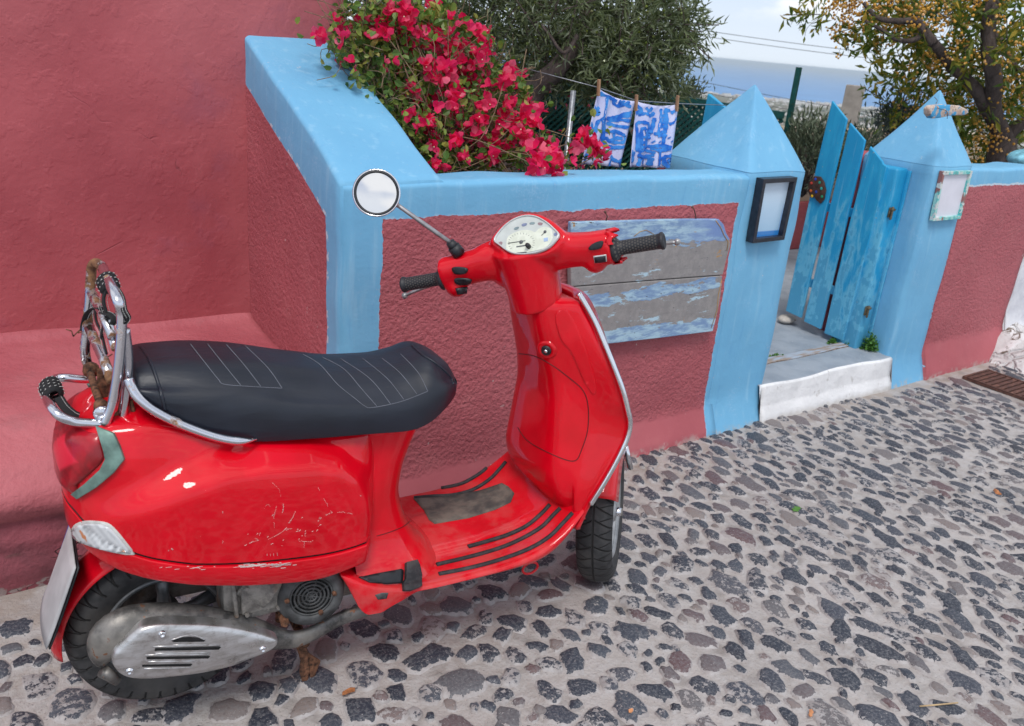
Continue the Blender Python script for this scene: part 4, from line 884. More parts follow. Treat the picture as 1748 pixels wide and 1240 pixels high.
for px, py, n_ in fl:
    if not n_: continue
    Y_ = bdepth(px, py) if px < 960 else 2.50
    if py > 265: Y_ = 2.46 if px > 880 else 2.56
    Y_ = max(Y_, 2.48) if not (px > 880 and py > 270) else 2.37
    c_ = on(px, py, 1, Y_)
    nf = max(2, int(n_*.82)); s_ = .010+.00095*n_
    for k in range(nf):
        f0 = np.array(c_)+rng.normal(size=3)*np.array([s_, s_*.8, s_])
        toc = np.array(CAM-Vector(f0)); toc /= np.linalg.norm(toc); ax_ = toc*.6+np.array([0, 0, .2])+rng.normal(size=3)*.8; ax_ /= np.linalg.norm(ax_)
        e1 = np.cross(ax_, rng.normal(size=3)); e1 /= np.linalg.norm(e1); e2 = np.cross(ax_, e1)
        dd = [(e1*math.cos(a_)+e2*math.sin(a_))*.9+ax_*rng.uniform(.3, .75) for a_ in (0, 2.09, 4.19)]
        LB.put(T_PET, F_PET, np.tile(f0, (3, 1)), np.array(dd), rng.uniform(.026, .040)*(.8 if n_ < 6 else 1), np.tile(ax_, (3, 1)), .95)
        if rng.random() < .25: LW.put(T_O, F_O, [f0+ax_*.012], [ax_], .005)
    a_ = on(760+rng.uniform(-60, 60), 275, 1, 2.75); mid = (Vector(a_)+c_)/2+Vector(rng.normal(size=3)*.05)
    if c_.x > 1.3: b.tube(spl([a_, mid, c_], 5), .0018, 4)
    m_ = 7; LG.put(T_PET, F_PET, np.array(c_)+rng.normal(size=(m_, 3))*.035, rng.normal(size=(m_, 3))+np.array([0, 0, -.3]), rng.uniform(.018, .034, m_), None, .8)
def inside(px, py): # bush silhouette
    top = lerp1(px, [(560, 55), (580, 25), (600, 5), (640, 0), (760, 15), (830, 55), (870, 100), (900, 150), (930, 210), (960, 255), (1010, 262), (1040, 270)])
    bot = lerp1(px, [(560, 70), (590, 115), (640, 185), (700, 262), (722, 290), (900, 292), (960, 285), (1040, 275)])
    return top < py < bot
cnt = 0
while cnt < 3000:
    px, py = rng.uniform(565, 1030), rng.uniform(0, 292)
    if not inside(px, py) or (px > 955 and rng.random() < .75): continue
    if nz((px/60, py/60, 3)) < -.18 and rng.random() < .8: continue
    cnt += 1; q = on(px, py, 1, max(2.50 if px > 620 else 2.62, bdepth(px, py)+.06))
    LG.put(T_PET, F_PET, [q], rng.normal(size=(1, 3))+np.array([[0, 0, -.35]]), rng.uniform(.018, .036), [np.array(CAM-q)/2+rng.normal(size=3)], .78)
    if rng.random() < .22:
        e = q+Vector(rng.normal(size=3)*.07); b.tube(spl([q, (q+e)/2+Vector(rng.normal(size=3)*.015), e], 3), .0013, 4)
for (px, py) in ((700, -5), (720, 12), (745, 25), (770, 5), (690, 8), (650, 5), (712, 30)):
    q = np.array(on(px, py, 1, 2.8)); LG.put(T_PET, F_PET, q+rng.normal(size=(8, 3))*.03, rng.normal(size=(8, 3))*.5+np.array([0, 0, -1]), rng.uniform(.03, .045, 8), None, .6)
for k in range(26):
    a_ = on(rng.uniform(640, 900), 285, 1, 2.75); e = on(rng.uniform(590, 960), rng.uniform(30, 260), 1, 2.8)
    
    if e.x > 1.42+.0*a_.x and e.z < 1.75-.36*(e.x-1.4): b.tube(spl([a_, (a_+e)/2+Vector(rng.normal(size=3)*.06), e], 6), [.006-.004*i/12 for i in range(13)], 5)
b.tube(spl([on(722, 300, 1, 2.85), on(716, 150, 1, 2.9), on(708, 0, 1, 2.9), on(700, -80, 1, 2.9)], 5), .009, 7)
tag(child(LB.build('flowers', m_bract), bo), kind='stuff'); child(LG.build('leaves', m_bl), bo); child(LW.build('flower_tips', simple('cream', (.8, .75, .55), .6)), bo)
tag(child(b.build('branches', simple('twig', (.22, .15, .09), .85, 0, 80, .25), weld=0, recalc=False), bo), kind='stuff')
# ================================================================== far view
m = Mat('sea_water'); p = m.pos(); n_ = m.noise(m.scale(p, .0004, .0012, 1), 3, 5); sea_m = m.out(m.mix(n_.sm(.35, .65), (.09, .25, .52), (.12, .31, .60)), .6, Specular_IOR_Level=.1)
b = MB(); b.grid([[Vector((x_, y_, -230)) for y_ in (-2000, 4300, 20000, 90000)] for x_ in (-60000, 0, 30000, 90000)]); tag(b.build('sea', sea_m, smooth=False, weld=0), kind='structure')
m = Mat('coastal_plain'); p = m.pos(); n_ = m.noise(m.scale(p, .001, .001, .001), 4, 6, .6); n2 = m.voro(m.scale(p, .001, .001, .001), 9)
n3 = m.noise(m.scale(p, .001, .001, .001), 22, 4)
c = m.ramp(n_, [(.3, (.09, .085, .045)), (.45, (.17, .14, .085)), (.6, (.10, .11, .05)), (.75, (.26, .21, .15))]); c = m.mix(n3.sm(.55, .62), c, (.07, .08, .035))
terr_m = m.out(c, .9)
hdir = Vector((.60, .80, 0)).normalized(); hs_ = Vector((hdir.y, -hdir.x, 0))
def tz(d, s_): 
    h = -14-d*.12 if d < 260 else (-45.2-(d-260)*.115 if d < 1250 else -159-(d-1250)*.0137)
    return max(h, -229.5 if d < 6350 else -240)+nz((d/700, s_/700, 0), 1, 2)*min(14, d*.015)*(0 if d > 6000 else 1)
b = MB(); ds = [18, 40, 80, 150, 260, 420, 600, 800, 1000, 1250]+list(range(1500, 6700, 250))
b.grid([[hdir*(d+(nz((s_/900, d/2000, 0))*420 if d > 5500 else 0))+hs_*s_+Vector((0, 0, tz(d, s_) if d < 6400 else -240)) for s_ in range(-7000, 7001, 250)] for d in ds])
tag(b.build('coastal_terrain', terr_m), kind='structure')
m_town = Mat('town_wall'); r = m_town.isl(); m_town = m_town.out(m_town.ramp(r, [(0, (.50, .46, .42)), (.4, (.72, .70, .68)), (.8, (.80, .80, .80)), (1, (.42, .30, .24))]), .9)
b = MB(); k = 0
while k < 5200:
    d = rng.uniform(1150, 6250); s_ = rng.uniform(-3600, 3600)
    den = .16+.55*max(0, nz((d/420, s_/700, 4)))*2+(.9 if d > 5650 else 0)+(.4 if d < 1700 else 0)
    if rng.random() > den: continue
    q = hdir*d+hs_*s_; z_ = tz(d, s_); w1 = rng.uniform(8, 20)*(1+.7*(d > 5600)); hh = rng.uniform(3.5, 7.5)*(1.5 if d > 5600 else 1)
    b.box((q.x, q.y, z_+hh/2), (w1, rng.uniform(8, 16), hh), Matrix.Rotation(rng.uniform(0, 3), 3, 'Z')); k += 1
tag(b.build('distant_town', m_town, smooth=False, weld=0), 'distant white coastal towns spread over the plain before the sea', 'town', None, 'stuff')
m_tree = simple('far_scrub', (.05, .065, .03), .9)
b = MB()
for k in range(2600):
    d = rng.uniform(900, 4800); s_ = rng.uniform(-3500, 3500); q = hdir*d+hs_*s_; r_ = rng.uniform(5, 16)
    b.ball((q.x, q.y, tz(d, s_)+1), r_, 2, (1.4, 1.4, .5))
tag(b.build('distant_scrub', m_tree, weld=0), 'dark scrub and field hedges on the distant plain', 'scrub', None, 'stuff')
# overhead wires
m_wire = simple('wire', (.10, .11, .13), .6)
for i, (a_, c_) in enumerate((((1150, 38), (1748, 108)), ((1150, 48), (1748, 118)), ((1120, 112), (1560, 195)), ((1120, 128), (1560, 215)))):
    p0 = at(a_[0]-300, a_[1]-35*(1.15 if i < 2 else 1.6), 30); p1 = at(c_[0]+300, c_[1]+(35 if i < 2 else 56), 32); mid = (p0+p1)/2-Vector((0, 0, .25))
    b = MB(); b.tube(spl([p0, mid, p1], 10), .0085, 4); tag(b.build('overhead_wire', m_wire), ['upper of the two thin wires crossing the sky', 'lower of the two thin wires crossing the sky', 'upper wire crossing in front of the sea', 'lower wire crossing in front of the sea'][i], 'wire', 'overhead wires')
# air
hzm = bpy.data.materials.new('haze'); hzm.use_nodes = True; hzm.node_tree.nodes.clear(); M = Mat('h', hzm.node_tree)
pv = M.n('ShaderNodeVolumePrincipled'); pv.inputs['Color'].default_value = (.78, .90, 1., 1); pv.inputs['Density'].default_value = .000055; pv.inputs['Anisotropy'].default_value = .0
ho = M.n('ShaderNodeOutputMaterial'); hzm.node_tree.links.new(pv.outputs[0], ho.inputs['Volume'])
HAZE = True
if HAZE:
    b = MB(); b.box((10000, 40000, -112.5), (160000, 110000, 239)); o = b.build('haze', hzm, smooth=False); tag(o, kind='stuff')
# ================================================================== SCOOTER (local frame: x forward, y left, z up)
from mathutils.geometry import delaunay_2d_cdt
_rc = on(290, 1188, 2, 0); _fc = on(1035, 990, 2, 0); RZ = math.atan2(_fc.y-_rc.y, _fc.x-_rc.x)
scooter = tag(empty('scooter', _rc, RZ), 'bright red scooter with black seat parked on its centre stand on the cobbles', 'scooter')
Ri = Matrix.Rotation(-RZ, 3, 'Z'); CL = Ri @ (CAM-_rc)
def lray(px, py): return Ri @ ray(px, py)
def SL(px, py, y): r = lray(px, py); return CL+r*((y-CL.y)/r.y)
def SLp(pts, y): return [SL(px, py, y) for px, py in pts]
def SX(px, py, x): r = lray(px, py); return CL+r*((x-CL.x)/r.x)
def SPl(px, py, o, n): r = lray(px, py); return CL+r*((Vector(o)-CL).dot(n)/r.dot(n))
def toppx(p): q = R.transposed() @ (Ri.transposed() @ Vector(p)+_rc-CAM); return Vector((CX+FPX*q.x/-q.z, CY-FPX*q.y/-q.z))
m = Mat('red_paint'); p = m.obj(); n1 = m.noise(p, 9, 4); n2 = m.noise(p, 260, 2); n3 = m.noise(p, 34, 6, .7)
c = m.mix(n1.sm(.3, .7), (.57, .0004, .008), (.69, .0008, .013)); c = m.mix(n3.sm(.76, .80)*.5, c, (.75, .42, .40)); c = m.mix(m.noise(p, 120, 3, .7).sm(.765, .785)*.6, c, (.8, .6, .58))
_, _, z_ = m.xyz(p); dust = z_.sm(.42, .27)*m.noise(p, 14, 5, .65).sm(.40, .62)*.22; c = m.mix(dust, c, (.45, .24, .21))
dr = m.noise(p, 5, 5, .6).sm(.3, .7, .38, .50)
m_red = m.out(c, dr+dust, 0, m.bump(n3*.3+n2*.2, .03, .002), Coat_Weight=.85, Coat_Roughness=.035, Specular_IOR_Level=.08)
m = Mat('seat_vinyl'); p = m.obj(); n_ = m.noise(p, 5, 4, .6); n2 = m.noise(p, 330, 2); wr = m.noise(m.scale(p, 3.5, 9, 9), 1.4, 3, .5, 1.2)
m_seat = m.out(m.mix(n_.sm(.3, .7), (.006, .009, .017), (.011, .016, .029)), n_.sm(.3, .7, .40, .50), 0, m.bump(wr*1.0+n2*.02, .35, .010), Specular_IOR_Level=.55)
m = Mat('black_rubber'); p = m.obj(); n_ = m.noise(p, 60, 5, .6); n2 = m.noise(p, 9, 4)
m_rub = m.out(m.mix(n2.sm(.5, .75)*.5, m.mix(n_.sm(.4, .65), (.014, .014, .017), (.034, .033, .037)), (.12, .105, .10)), .7, 0, m.bump(n_, .3, .002))
m_plas = simple('black_plastic', (.015, .017, .022), (.35, .6), 0, 40, .3, .1)
m = Mat('worn_chrome'); p = m.obj(); n_ = m.noise(p, 55, 5, .7); n2 = m.noise(p, 14, 4, .65)
ru = n2.sm(.60, .68); sp = n_.sm(.66, .7)*.6; c = m.mix(ru.mx(sp), (.68, .69, .74), m.mix(n_.sm(.4, .6), (.15, .06, .025), (.38, .20, .08)))
m_chr = m.out(c, m.mix(ru, (.16,)*3, (.75,)*3), (1.-ru.mx(sp)*.95), m.bump(ru*n_+n_*.04, .35, .002))
m = Mat('rusty_chrome'); p = m.obj(); n_ = m.noise(p, 55, 5, .7); n2 = m.noise(p, 11, 5, .65)
ru = n2.sm(.50, .56); c = m.mix(ru, (.62, .62, .66), m.mix(n_.sm(.35, .65), (.10, .042, .024), (.26, .13, .06)))
m_chr3 = m.out(c, m.mix(ru, (.22,)*3, (.8,)*3), (1.-ru*.95), m.bump(ru*n_, .35, .002))
m_chr2 = simple('bright_chrome', (.80, .81, .84), (.07, .18), 1., 20, .03)
m_rusty = simple('rusted_steel', (.17, .075, .04), .85, .1, 90, .45, .3)
m = Mat('aluminium_shield'); p = m.obj(); n_ = m.noise(m.scale(p, 3, 1, 14), 5, 5, .65); n2 = m.noise(p, 45, 5, .7)
_, _, z_ = m.xyz(p)
m_alu = m.out(m.mix(n2.sm(.5, .72)*.5, m.mix(n_.sm(.35, .65), (.50, .49, .48), (.68, .68, .69)), (.22, .19, .17)), n_.sm(.3, .7, .26, .42), .85, m.bump(n2*.4+n_*.2, .25, .002))
m = Mat('dirty_cast_metal'); p = m.obj(); n_ = m.noise(p, 26, 6, .68); n2 = m.noise(p, 8, 4)
m_cast = m.out(m.mix(n2.sm(.52, .70)*.8, m.mix(n_.sm(.35, .65), (.14, .13, .12), (.34, .32, .29)), (.34, .19, .11)), .75, .35, m.bump(n_, .7, .005))
m = Mat('muffler_paint'); p = m.obj(); n_ = m.noise(p, 20, 6, .68); n2 = m.noise(p, 6, 4); n3 = m.noise(p, 48, 3)
c = m.mix(n_.sm(.38, .62), (.06, .06, .06), (.20, .19, .18)); c = m.mix(n2.sm(.50, .66)*.7, c, (.32, .30, .27)); c = m.mix(n3.sm(.66, .70), c, (.24, .12, .07))
m_muf = m.out(c, .48, .5, m.bump(n_, .5, .003))
m_dkgrey = simple('dark_grey_plastic', (.075, .078, .080), .6, 0, 30, .35, .3)
m_alloy = simple('wheel_alloy', (.20, .21, .22), .45, .6, 30, .2, .1)
m_alloy2 = simple('pale_wheel_alloy', (.42, .43, .44), .45, .5, 30, .15, .1)
m_void = simple('shadowed_recess', (.006, .006, .007), .9)
m_seam = simple('seam_gap', (.09, .002, .004), .6)
def bvh_of(*obs):
    dg = bpy.context.evaluated_depsgraph_get(); vs = []; fs = []
    for o in obs:
        me = o.evaluated_get(dg).to_mesh(); b0 = len(vs); mw = o.matrix_basis if o.parent is scooter else Matrix.Identity(4)
        vs += [mw @ v.co for v in me.vertices]; fs += [tuple(b0+i for i in f.vertices) for f in me.polygons]; o.evaluated_get(dg).to_mesh_clear()
    return BVHTree.FromPolygons(vs, fs)
def cast(bv, px, py, off=0.):
    r = lray(px, py); h, n, i, d = bv.ray_cast(CL, r)
    if h is None: return None, None
    if n.dot(r) > 0: n = -n
    return h+n*off, n
def ctube(b, bv, pts, r, off=0., res=6, n=5, flat=None):
    P = [];
    for q in spl([(x_, y_, 0) for x_, y_ in pts], n):
        h, _ = cast(bv, q.x, q.y, off)
        if h: P.append(h)
    if len(P) > 1: b.tube(P, r, res, flat=flat)
def patch(b, bv, poly, off=.002, thick=.003, step=7, mirror=False, smoothpoly=0):
    if smoothpoly: poly = [(q.x, q.y) for q in spl([(x_, y_, 0) for x_, y_ in poly], smoothpoly, True)]
    P = [Vector(q) for q in poly]; n = len(P)
    def ins(q):
        c_ = False; j = n-1
        for i in range(n):
            if (P[i].y > q.y) != (P[j].y > q.y) and q.x < (P[j].x-P[i].x)*(q.y-P[i].y)/(P[j].y-P[i].y)+P[i].x: c_ = not c_
            j = i
        return c_
    bd = []
    for i in range(n):
        a_, c_ = P[i], P[(i+1) % n]; k = max(1, int((c_-a_).length/step)); bd += [a_.lerp(c_, t/k) for t in range(k)]
    pts = list(bd); x0, x1 = min(q.x for q in P), max(q.x for q in P); y0, y1 = min(q.y for q in P), max(q.y for q in P)
    yy = y0+step/2
    while yy < y1:
        xx = x0+step/2
        while xx < x1:
            q = Vector((xx, yy))
            if ins(q) and min((q-w_).length for w_ in bd) > step*.45: pts.append(q)
            xx += step
        yy += step
    nb = len(bd); vv, ee, ff, *_r = delaunay_2d_cdt(pts, [(i, (i+1) % nb) for i in range(nb)], [], 1, 1e-6)
    tops = []; c_ = Vector(((x0+x1)/2, (y0+y1)/2)); h0, n0_ = cast(bv, c_.x, c_.y); dist0 = (h0-CL).length if h0 else 2.3
    for q in vv:
        h, nn = cast(bv, q.x, q.y)
        if h is None or (h0 and abs((h-CL).length-dist0) > .12):
            p_ = CL+lray(q.x, q.y)*dist0; h, nn, _i, _d = bv.find_nearest(p_)
            if nn.dot(CL-h) < 0 and n0_: nn = n0_
        tops.append((h, nn))
    na = sum((nn for _h, nn in tops), Vector()).normalized(); tops = [(h, (nn*.4+na*.6).normalized()) for h, nn in tops]
    vs = [h+nn*(off+thick) for h, nn in tops]+[h+nn*(off-.003) for h, nn in tops]; N = len(tops); fs = [tuple(f) for f in ff]+[tuple(i+N for i in f)[::-1] for f in ff]
    cnt_ = {}
    for f in ff:
        for i in range(len(f)): e = (f[i], f[(i+1) % len(f)]); cnt_[e] = 1
    for (a_, c_) in list(cnt_):
        if (c_, a_) not in cnt_: fs.append((c_, a_, a_+N, c_+N))
    b.add(vs, fs)
    if mirror:
        b2 = MB(); b2.add([Vector((v.x, -v.y, v.z)) for v in vs], [f[::-1] for f in fs]); return b2
    return b
# ---------------- rear body
def W0(x): return cub(x, [(-.180, .004), (-.176, .042), (-.168, .068), (-.15, .102), (-.12, .134), (-.08, .154), (-.03, .164), (.05, .166), (.15, .165), (.30, .158), (.38, .150), (.43, .140), (.46, .115), (.48, .08), (.49, .02)])
ZT = [(-.180, .70), (-.17, .735), (-.14, .775), (-.09, .795), (-.02, .80), (.05, .785), (.12, .755), (.2, .735), (.4, .71), (.6, .70), (.65, .69)]
ZS = [(-.195, .612), (-.17, .597), (-.1, .549), (.005, .51), (.178, .471), (.372, .45), (.47, .455), (.65, .47)]
ZB = [(-.195, .56), (-.153, .516), (-.08, .482), (.037, .446), (.18, .408), (.322, .386), (.376, .390), (.5, .40)]
POLY = [(-.4, .61), (-.13, .625), (-.05, .662), (.03, .693), (.10, .708), (.2, .712), (.30, .698), (.37, .668), (.415, .625), (.445, .56), (.452, .50), (.445, .44), (.43, .38), (.42, .1), (-.4, .1)]
def sdp(x, z):
    ins = False; d = 9; n = len(POLY); j = n-1
    for i in range(n):
        (ax, az), (bx, bz) = POLY[j], POLY[i]
        if (bz > z) != (az > z) and x < (ax-bx)*(z-bz)/(az-bz)+bx: ins = not ins
        t = max(0, min(1, ((x-ax)*(bx-ax)+(z-az)*(bz-az))/((bx-ax)**2+(bz-az)**2))); d = min(d, math.hypot(x-ax-t*(bx-ax), z-az-t*(bz-az))); j = i
    return d if ins else -d
def bulge(x, z):
    A = .050*min(1, max(0, (x+.16)/.20))**.7; d = sdp(x, z); t = min(1, max(0, (d+.004)/.034)); t = t*.8+.2*math.sqrt(1-(1-t)**2); return A*t
def xs_():
    o = [-.180, -.179, -.177, -.174, -.17, -.165]; x = -.16
    while x < .492: o.append(x); x += .006
    return o
def body_rows(lo):
    rows = []
    for x in xs_():
        zt, zs, zb, w_ = cub(x, ZT), cub(x, ZS), cub(x, ZB), W0(x)
        ws = min(.128, w_*.76); Hh = zt-zs
        if lo: pr = [(w_-.010, zs-.003), (w_+.001, zs-.005), (w_+.003, zs-.010), (w_+.002, (zs+zb)/2), (w_-.004, zb+.006), (w_-.010, zb), (w_-.03, zb+.004), (w_-.032, zb+.03)]
        else: pr = [(0, zt), (ws*.5, zt), (ws, zt-.05*Hh), (ws+(w_-ws)*.55, zt-.16*Hh), (ws+(w_-ws)*.90, zt-.36*Hh), (w_, zt-.70*Hh), (w_, zs+.010), (w_-.001, zs+.004), (w_-.008, zs+.001), (w_-.02, zs)]
        P = spl([(y, z, 0) for y, z in pr], 12 if not lo else 3); row = []
        for q in P:
            y, z = max(0, q.x), q.y
            if not (not lo and y < ws*.9): 
                k = 1 if lo else min(1, (y-ws*.9)/(max(1e-4, w_-ws*.9)*.8)); y = y+bulge(x, z if z > zs else zs)*k*(1 if not (lo and y < w_-.02) else .6)
            row.append(Vector((x, -y, z)))
        rows.append(row)
    return rows
def both(b, rows): b.grid(rows); b.grid([[Vector((v.x, -v.y, v.z)) for v in r_] for r_ in rows])
RU = body_rows(False); RLo = body_rows(True)
b = MB(); both(b, RU); body = b.build('rear_body', m_red, scooter, weld=2e-4)
vg = body.vertex_groups.new(name='soft'); vg.add([v.index for v in body.data.vertices if v.co.z > cub(v.co.x, ZS)+.012], 1., 'REPLACE')
md = body.modifiers.new('sm', 'SMOOTH'); md.factor = .5; md.iterations = 14; md.vertex_group = 'soft'
b = MB(); both(b, [r_ for r_ in RLo if r_[0].x < .44]); rim = b.build('lower_body_rim', m_red, scooter, weld=2e-4)
b = MB(); rows = []
for x in xs_():
    if x < .44: w_, zs = W0(x), cub(x, ZS); o_ = w_+bulge(x, zs); rows.append([Vector((x, -max(.001, o_-q), zs+dz)) for q, dz in ((.022, .008), (.0045, .006), (.0045, -.010), (.022, -.012))])
both(b, rows); liner = b.build('gap_liner', m_void, scooter, weld=0)
bvb = bvh_of(body, rim, liner)
# neck of the body below the seat front
b = MB(); rows = []
XN = [(.30, .66), (.33, .635), (.36, .605), (.40, .580), (.45, .562), (.50, .553), (.56, .562), (.62, .585), (.66, .605), (.70, .63)]; WN = [(.30, .205), (.33, .188), (.36, .164), (.40, .145), (.45, .132), (.55, .120), (.64, .112), (.70, .108)]
for k in range(34):
    z = .70-.40*k/33; xf = cub(z, XN); wn = cub(z, WN); row = []
    for j in range(33):
        th = math.pi*(j/32)-math.pi/2; cx_ = abs(math.cos(th))**.72; sy = math.copysign(abs(math.sin(th))**.85, math.sin(th)); row.append(Vector((.43+(xf-.43)*cx_, wn*sy, z)))
    xk = .30 if z > .43 else .405
    rows.append([Vector((xk, -wn*.96, z))]+row+[Vector((xk, wn*.96, z))])
b.grid(rows); neck = b.build('under_seat_panel', m_red, scooter, weld=2e-4)
# ---------------- floorboard
ZF = [(.36, .374), (.385, .362), (.42, .342), (.47, .322), (.53, .309), (.60, .305), (.75, .308), (.82, .314), (.88, .328), (.93, .350), (.97, .378), (1.0, .405), (1.03, .44), (1.05, .47)]
def zf(x, y): return cub(x, ZF)+(.010 if abs(y) < .075 else .010*max(0, 1-(abs(y)-.075)/.025))*min(1, max(0, (1.0-x)/.15))*min(1, max(0, (x-.5)/.1))
EB = sorted([(q.x, q.z) for q in SLp([(1012, 866), (1000, 882), (972, 916), (938, 947), (903, 964), (835, 983), (766, 1000), (714, 1012)], -.21)])
EB = [(.360, .366), (.375, .340), (.390, .305), (.405, .272), (.425, .254), (.45, .253), (.48, .266), (.515, .280)]+[e for e in EB if e[0] > .53]
WF = [(.36, .180), (.38, .193), (.42, .203), (.6, .212), (.85, .213), (.95, .208), (1.05, .190)]
b = MB(); rows = []
for i in range(90):
    x = .362+.678*i/89; w_ = cub(x, WF); zb = min(cub(x, EB), cub(x, ZF)-.008); row = []
    ys_ = [k/14 for k in range(14)]+[.95, .975, .99]
    h_ = [(w_*t, zf(x, w_*t)-(max(0, t-.93)**2)*1.2) for t in ys_]; ze = h_[-1][1]
    h_ += [(w_+.001, ze-.004), (w_+.001, (ze+zb)/2), (w_-.001, zb+.003), (w_-.006, zb), (w_-.03, zb+.004), (0, zb+.008)]
    rows.append([Vector((x, -y, z)) for y, z in h_])
both(b, rows); b.f += [tuple(range(len(rows[0])))]; b.mi += [0]
floor = b.build('floorboard', m_red, scooter, weld=2e-4, angle=50)
# ---------------- legshield with inner box
WZ = [(.36, .195), (.43, .204), (.5, .215), (.6, .222), (.68, .218), (.76, .205), (.86, .165), (.93, .130), (.98, .105), (1.0, .09)]
TR = [(985, 500), (1000, 525), (1016, 555), (1030, 588), (1045, 625), (1060, 665), (1069, 700), (1073, 722), (1069, 745), (1056, 775), (1040, 805), (1022, 835), (1006, 860)]
def edge3(px, py):
    y = -.2
    for _ in range(12): q = SL(px, py, y); y = -cub(q.z, WZ)
    return SL(px, py, y)
trim3 = [edge3(*q) for q in TR]
XE = sorted([(q.z, q.x) for q in trim3]); print('XE', [(round(a, 3), round(c, 3)) for a, c in XE])
XE = [(.36, XE[0][1]-.02)]+XE
XB = [(.36, 1.005), (.39, .980), (.42, .958), (.46, .940), (.5, .932), (.6, .934), (.68, .936), (.74, .928), (.80, .912), (.86, .893), (.93, .874), (1.0, .86)]
WB = [(.36, .150), (.42, .160), (.5, .150), (.6, .134), (.7, .120), (.8, .108), (.9, .098), (1.0, .09)]
ZTOP = .945
b = MB(); rows = []
for k in range(60):
    z = .355+(ZTOP-.355)*k/59; xb, xe, wz, wb = cub(z, XB), cub(z, XE), cub(z, WZ), cub(z, WB)
    wb = min(wb, wz-.025); xr = lambda t: xb+(xe-xb)*t
    half = [(xb, 0), (xb+.001, wb*.4), (xb+.006, wb*.7), (xb+.020, wb*.90), (xb+.050, wb*1.02), (xr(.62), wb+(wz-wb)*.30), (xr(.88), wb+(wz-wb)*.72), (xe-.004, wz-.012), (xe-.001, wz-.003)]
    fr = [(xe+.010, wz-.002), (xe+.022, wz-.02), (xe+.045, wz*.65), (xe+.060, wz*.3), (xe+.064, 0)]
    P = [q for q in spl([(x, y, 0) for x, y in half], 5)]; P = [(q.x, q.y) for q in P]+fr
    row = [Vector((x, -y, z)) for x, y in P]+[Vector((x, y, z)) for x, y in P[::-1][1:-1]]
    rows.append(row)
# rounded top
n0 = len(rows[0])
for t in (.5, .85, 1.):
    r0 = rows[59]; c0 = sum(r0, Vector())/n0; rows.append([Vector((c0.x+(v.x-c0.x)*(1-t*t*.35), v.y*(1-t*t*.3), ZTOP+.02*math.sin(t*1.57))) for v in r0])
b.grid(rows, True); b.f += [tuple(range(n0)), tuple((len(rows)-1)*n0+k for k in range(n0))]; b.mi += [0, 0]
shield = b.build('legshield', m_red, scooter, weld=2e-4)
b = MB(); b.tube([q+Vector((.002, -.003, 0)) for q in spl(trim3, 5)], .0075, 10); t1 = b.build('chrome_trim', m_chr2, scooter)
b = MB(); b.tube([Vector((q.x+.002, -q.y+.003, q.z)) for q in spl(trim3, 5)], .0075, 10); b.build('chrome_trim', m_chr2, scooter)
bvs = bvh_of(shield)
lid = [(886, 604), (912, 608), (940, 622), (975, 648), (996, 668), (1004, 695), (1003, 735), (992, 770), (983, 786), (965, 785), (930, 770), (900, 752), (884, 730)]
b = MB(); ctube(b, bvs, lid, .0013, .0003); b.build('glovebox_seam', m_seam, scooter)
b = MB(); patch(b, bvs, [(948, 540), (962, 527), (975, 540), (992, 575), (1008, 620), (1018, 660), (1012, 672), (995, 645), (975, 600), (958, 580)], -.001, .0045, 5, False, 3); b.build('column_ridge', m_red, scooter, bevel=.003)
hk, nk = cast(bvs, 933, 598); b = MB(); b.lathe([(0, .004), (.006, .004), (.0065, .006), (.012, .006), (.0135, .0), (.014, -.004)], hk, nk, 24); b.build('lock_ring', m_plas, scooter)
b = MB(); b.lathe([(.0135, .0015), (.019, .0035), (.023, .0025), (.026, -.002)], hk, nk, 28); b.build('lock_recess', m_red, scooter)
b = MB(); b.lathe([(0, .009), (.0045, .009), (.0052, .007), (.0052, .004)], hk, nk, 16); b.build('key_barrel', m_chr2, scooter)
# ---------------- floor rubbers
bvf = bvh_of(floor)
strips = [[(749, 981), (800, 971), (852, 957), (903, 938), (938, 917), (962, 893), (978, 876)], [(745, 965), (800, 952), (852, 937), (890, 921), (924, 901), (944, 881), (957, 868)], [(799, 934), (835, 924), (869, 913), (900, 898), (924, 878), (939, 862)],
          [(687, 845), (725, 839), (780, 829), (807, 817), (831, 800), (853, 774)], [(707, 851), (740, 848), (773, 846), (807, 837), (835, 820), (852, 803), (864, 789)]]
for s_ in strips:
    b = MB(); ctube(b, bvf, s_, .0062, .0008, 8, 4); b.build('foot_rubber', m_rub, scooter)
b = MB(); patch(b, bvf, [(706, 852), (766, 849), (821, 838), (857, 826), (868, 832), (878, 843), (872, 858), (845, 871), (800, 885), (742, 895), (732, 888), (724, 872)], 0, .003, 8)
m = Mat('dusty_mat'); p = m.obj(); n_ = m.noise(p, 12, 5, .6); g1 = m.math('SINE', m.xyz(p)[0]*1400.)*m.math('SINE', m.xyz(p)[1]*1400.)
m_mat = m.out(m.mix(n_.sm(.35, .62), (.055, .052, .050), (.17, .145, .12)), .85, 0, m.bump(g1, .25, .001))
b.build('floor_mat', m_mat, scooter)
bvr = bvh_of(floor, neck, rim)
b = MB(); patch(b, bvr, [(612, 986), (640, 980), (684, 972), (688, 975), (686, 996), (660, 998), (630, 995)], .001, .004, 6); b.build('peg_cover', m_plas, scooter)
b = MB(); patch(b, bvr, [(690, 962), (708, 958), (712, 966), (717, 990), (717, 1003), (700, 1010), (686, 1010), (685, 996), (689, 990)], .004, .010, 6); b.build('passenger_peg', m_rub, scooter, bevel=.002)
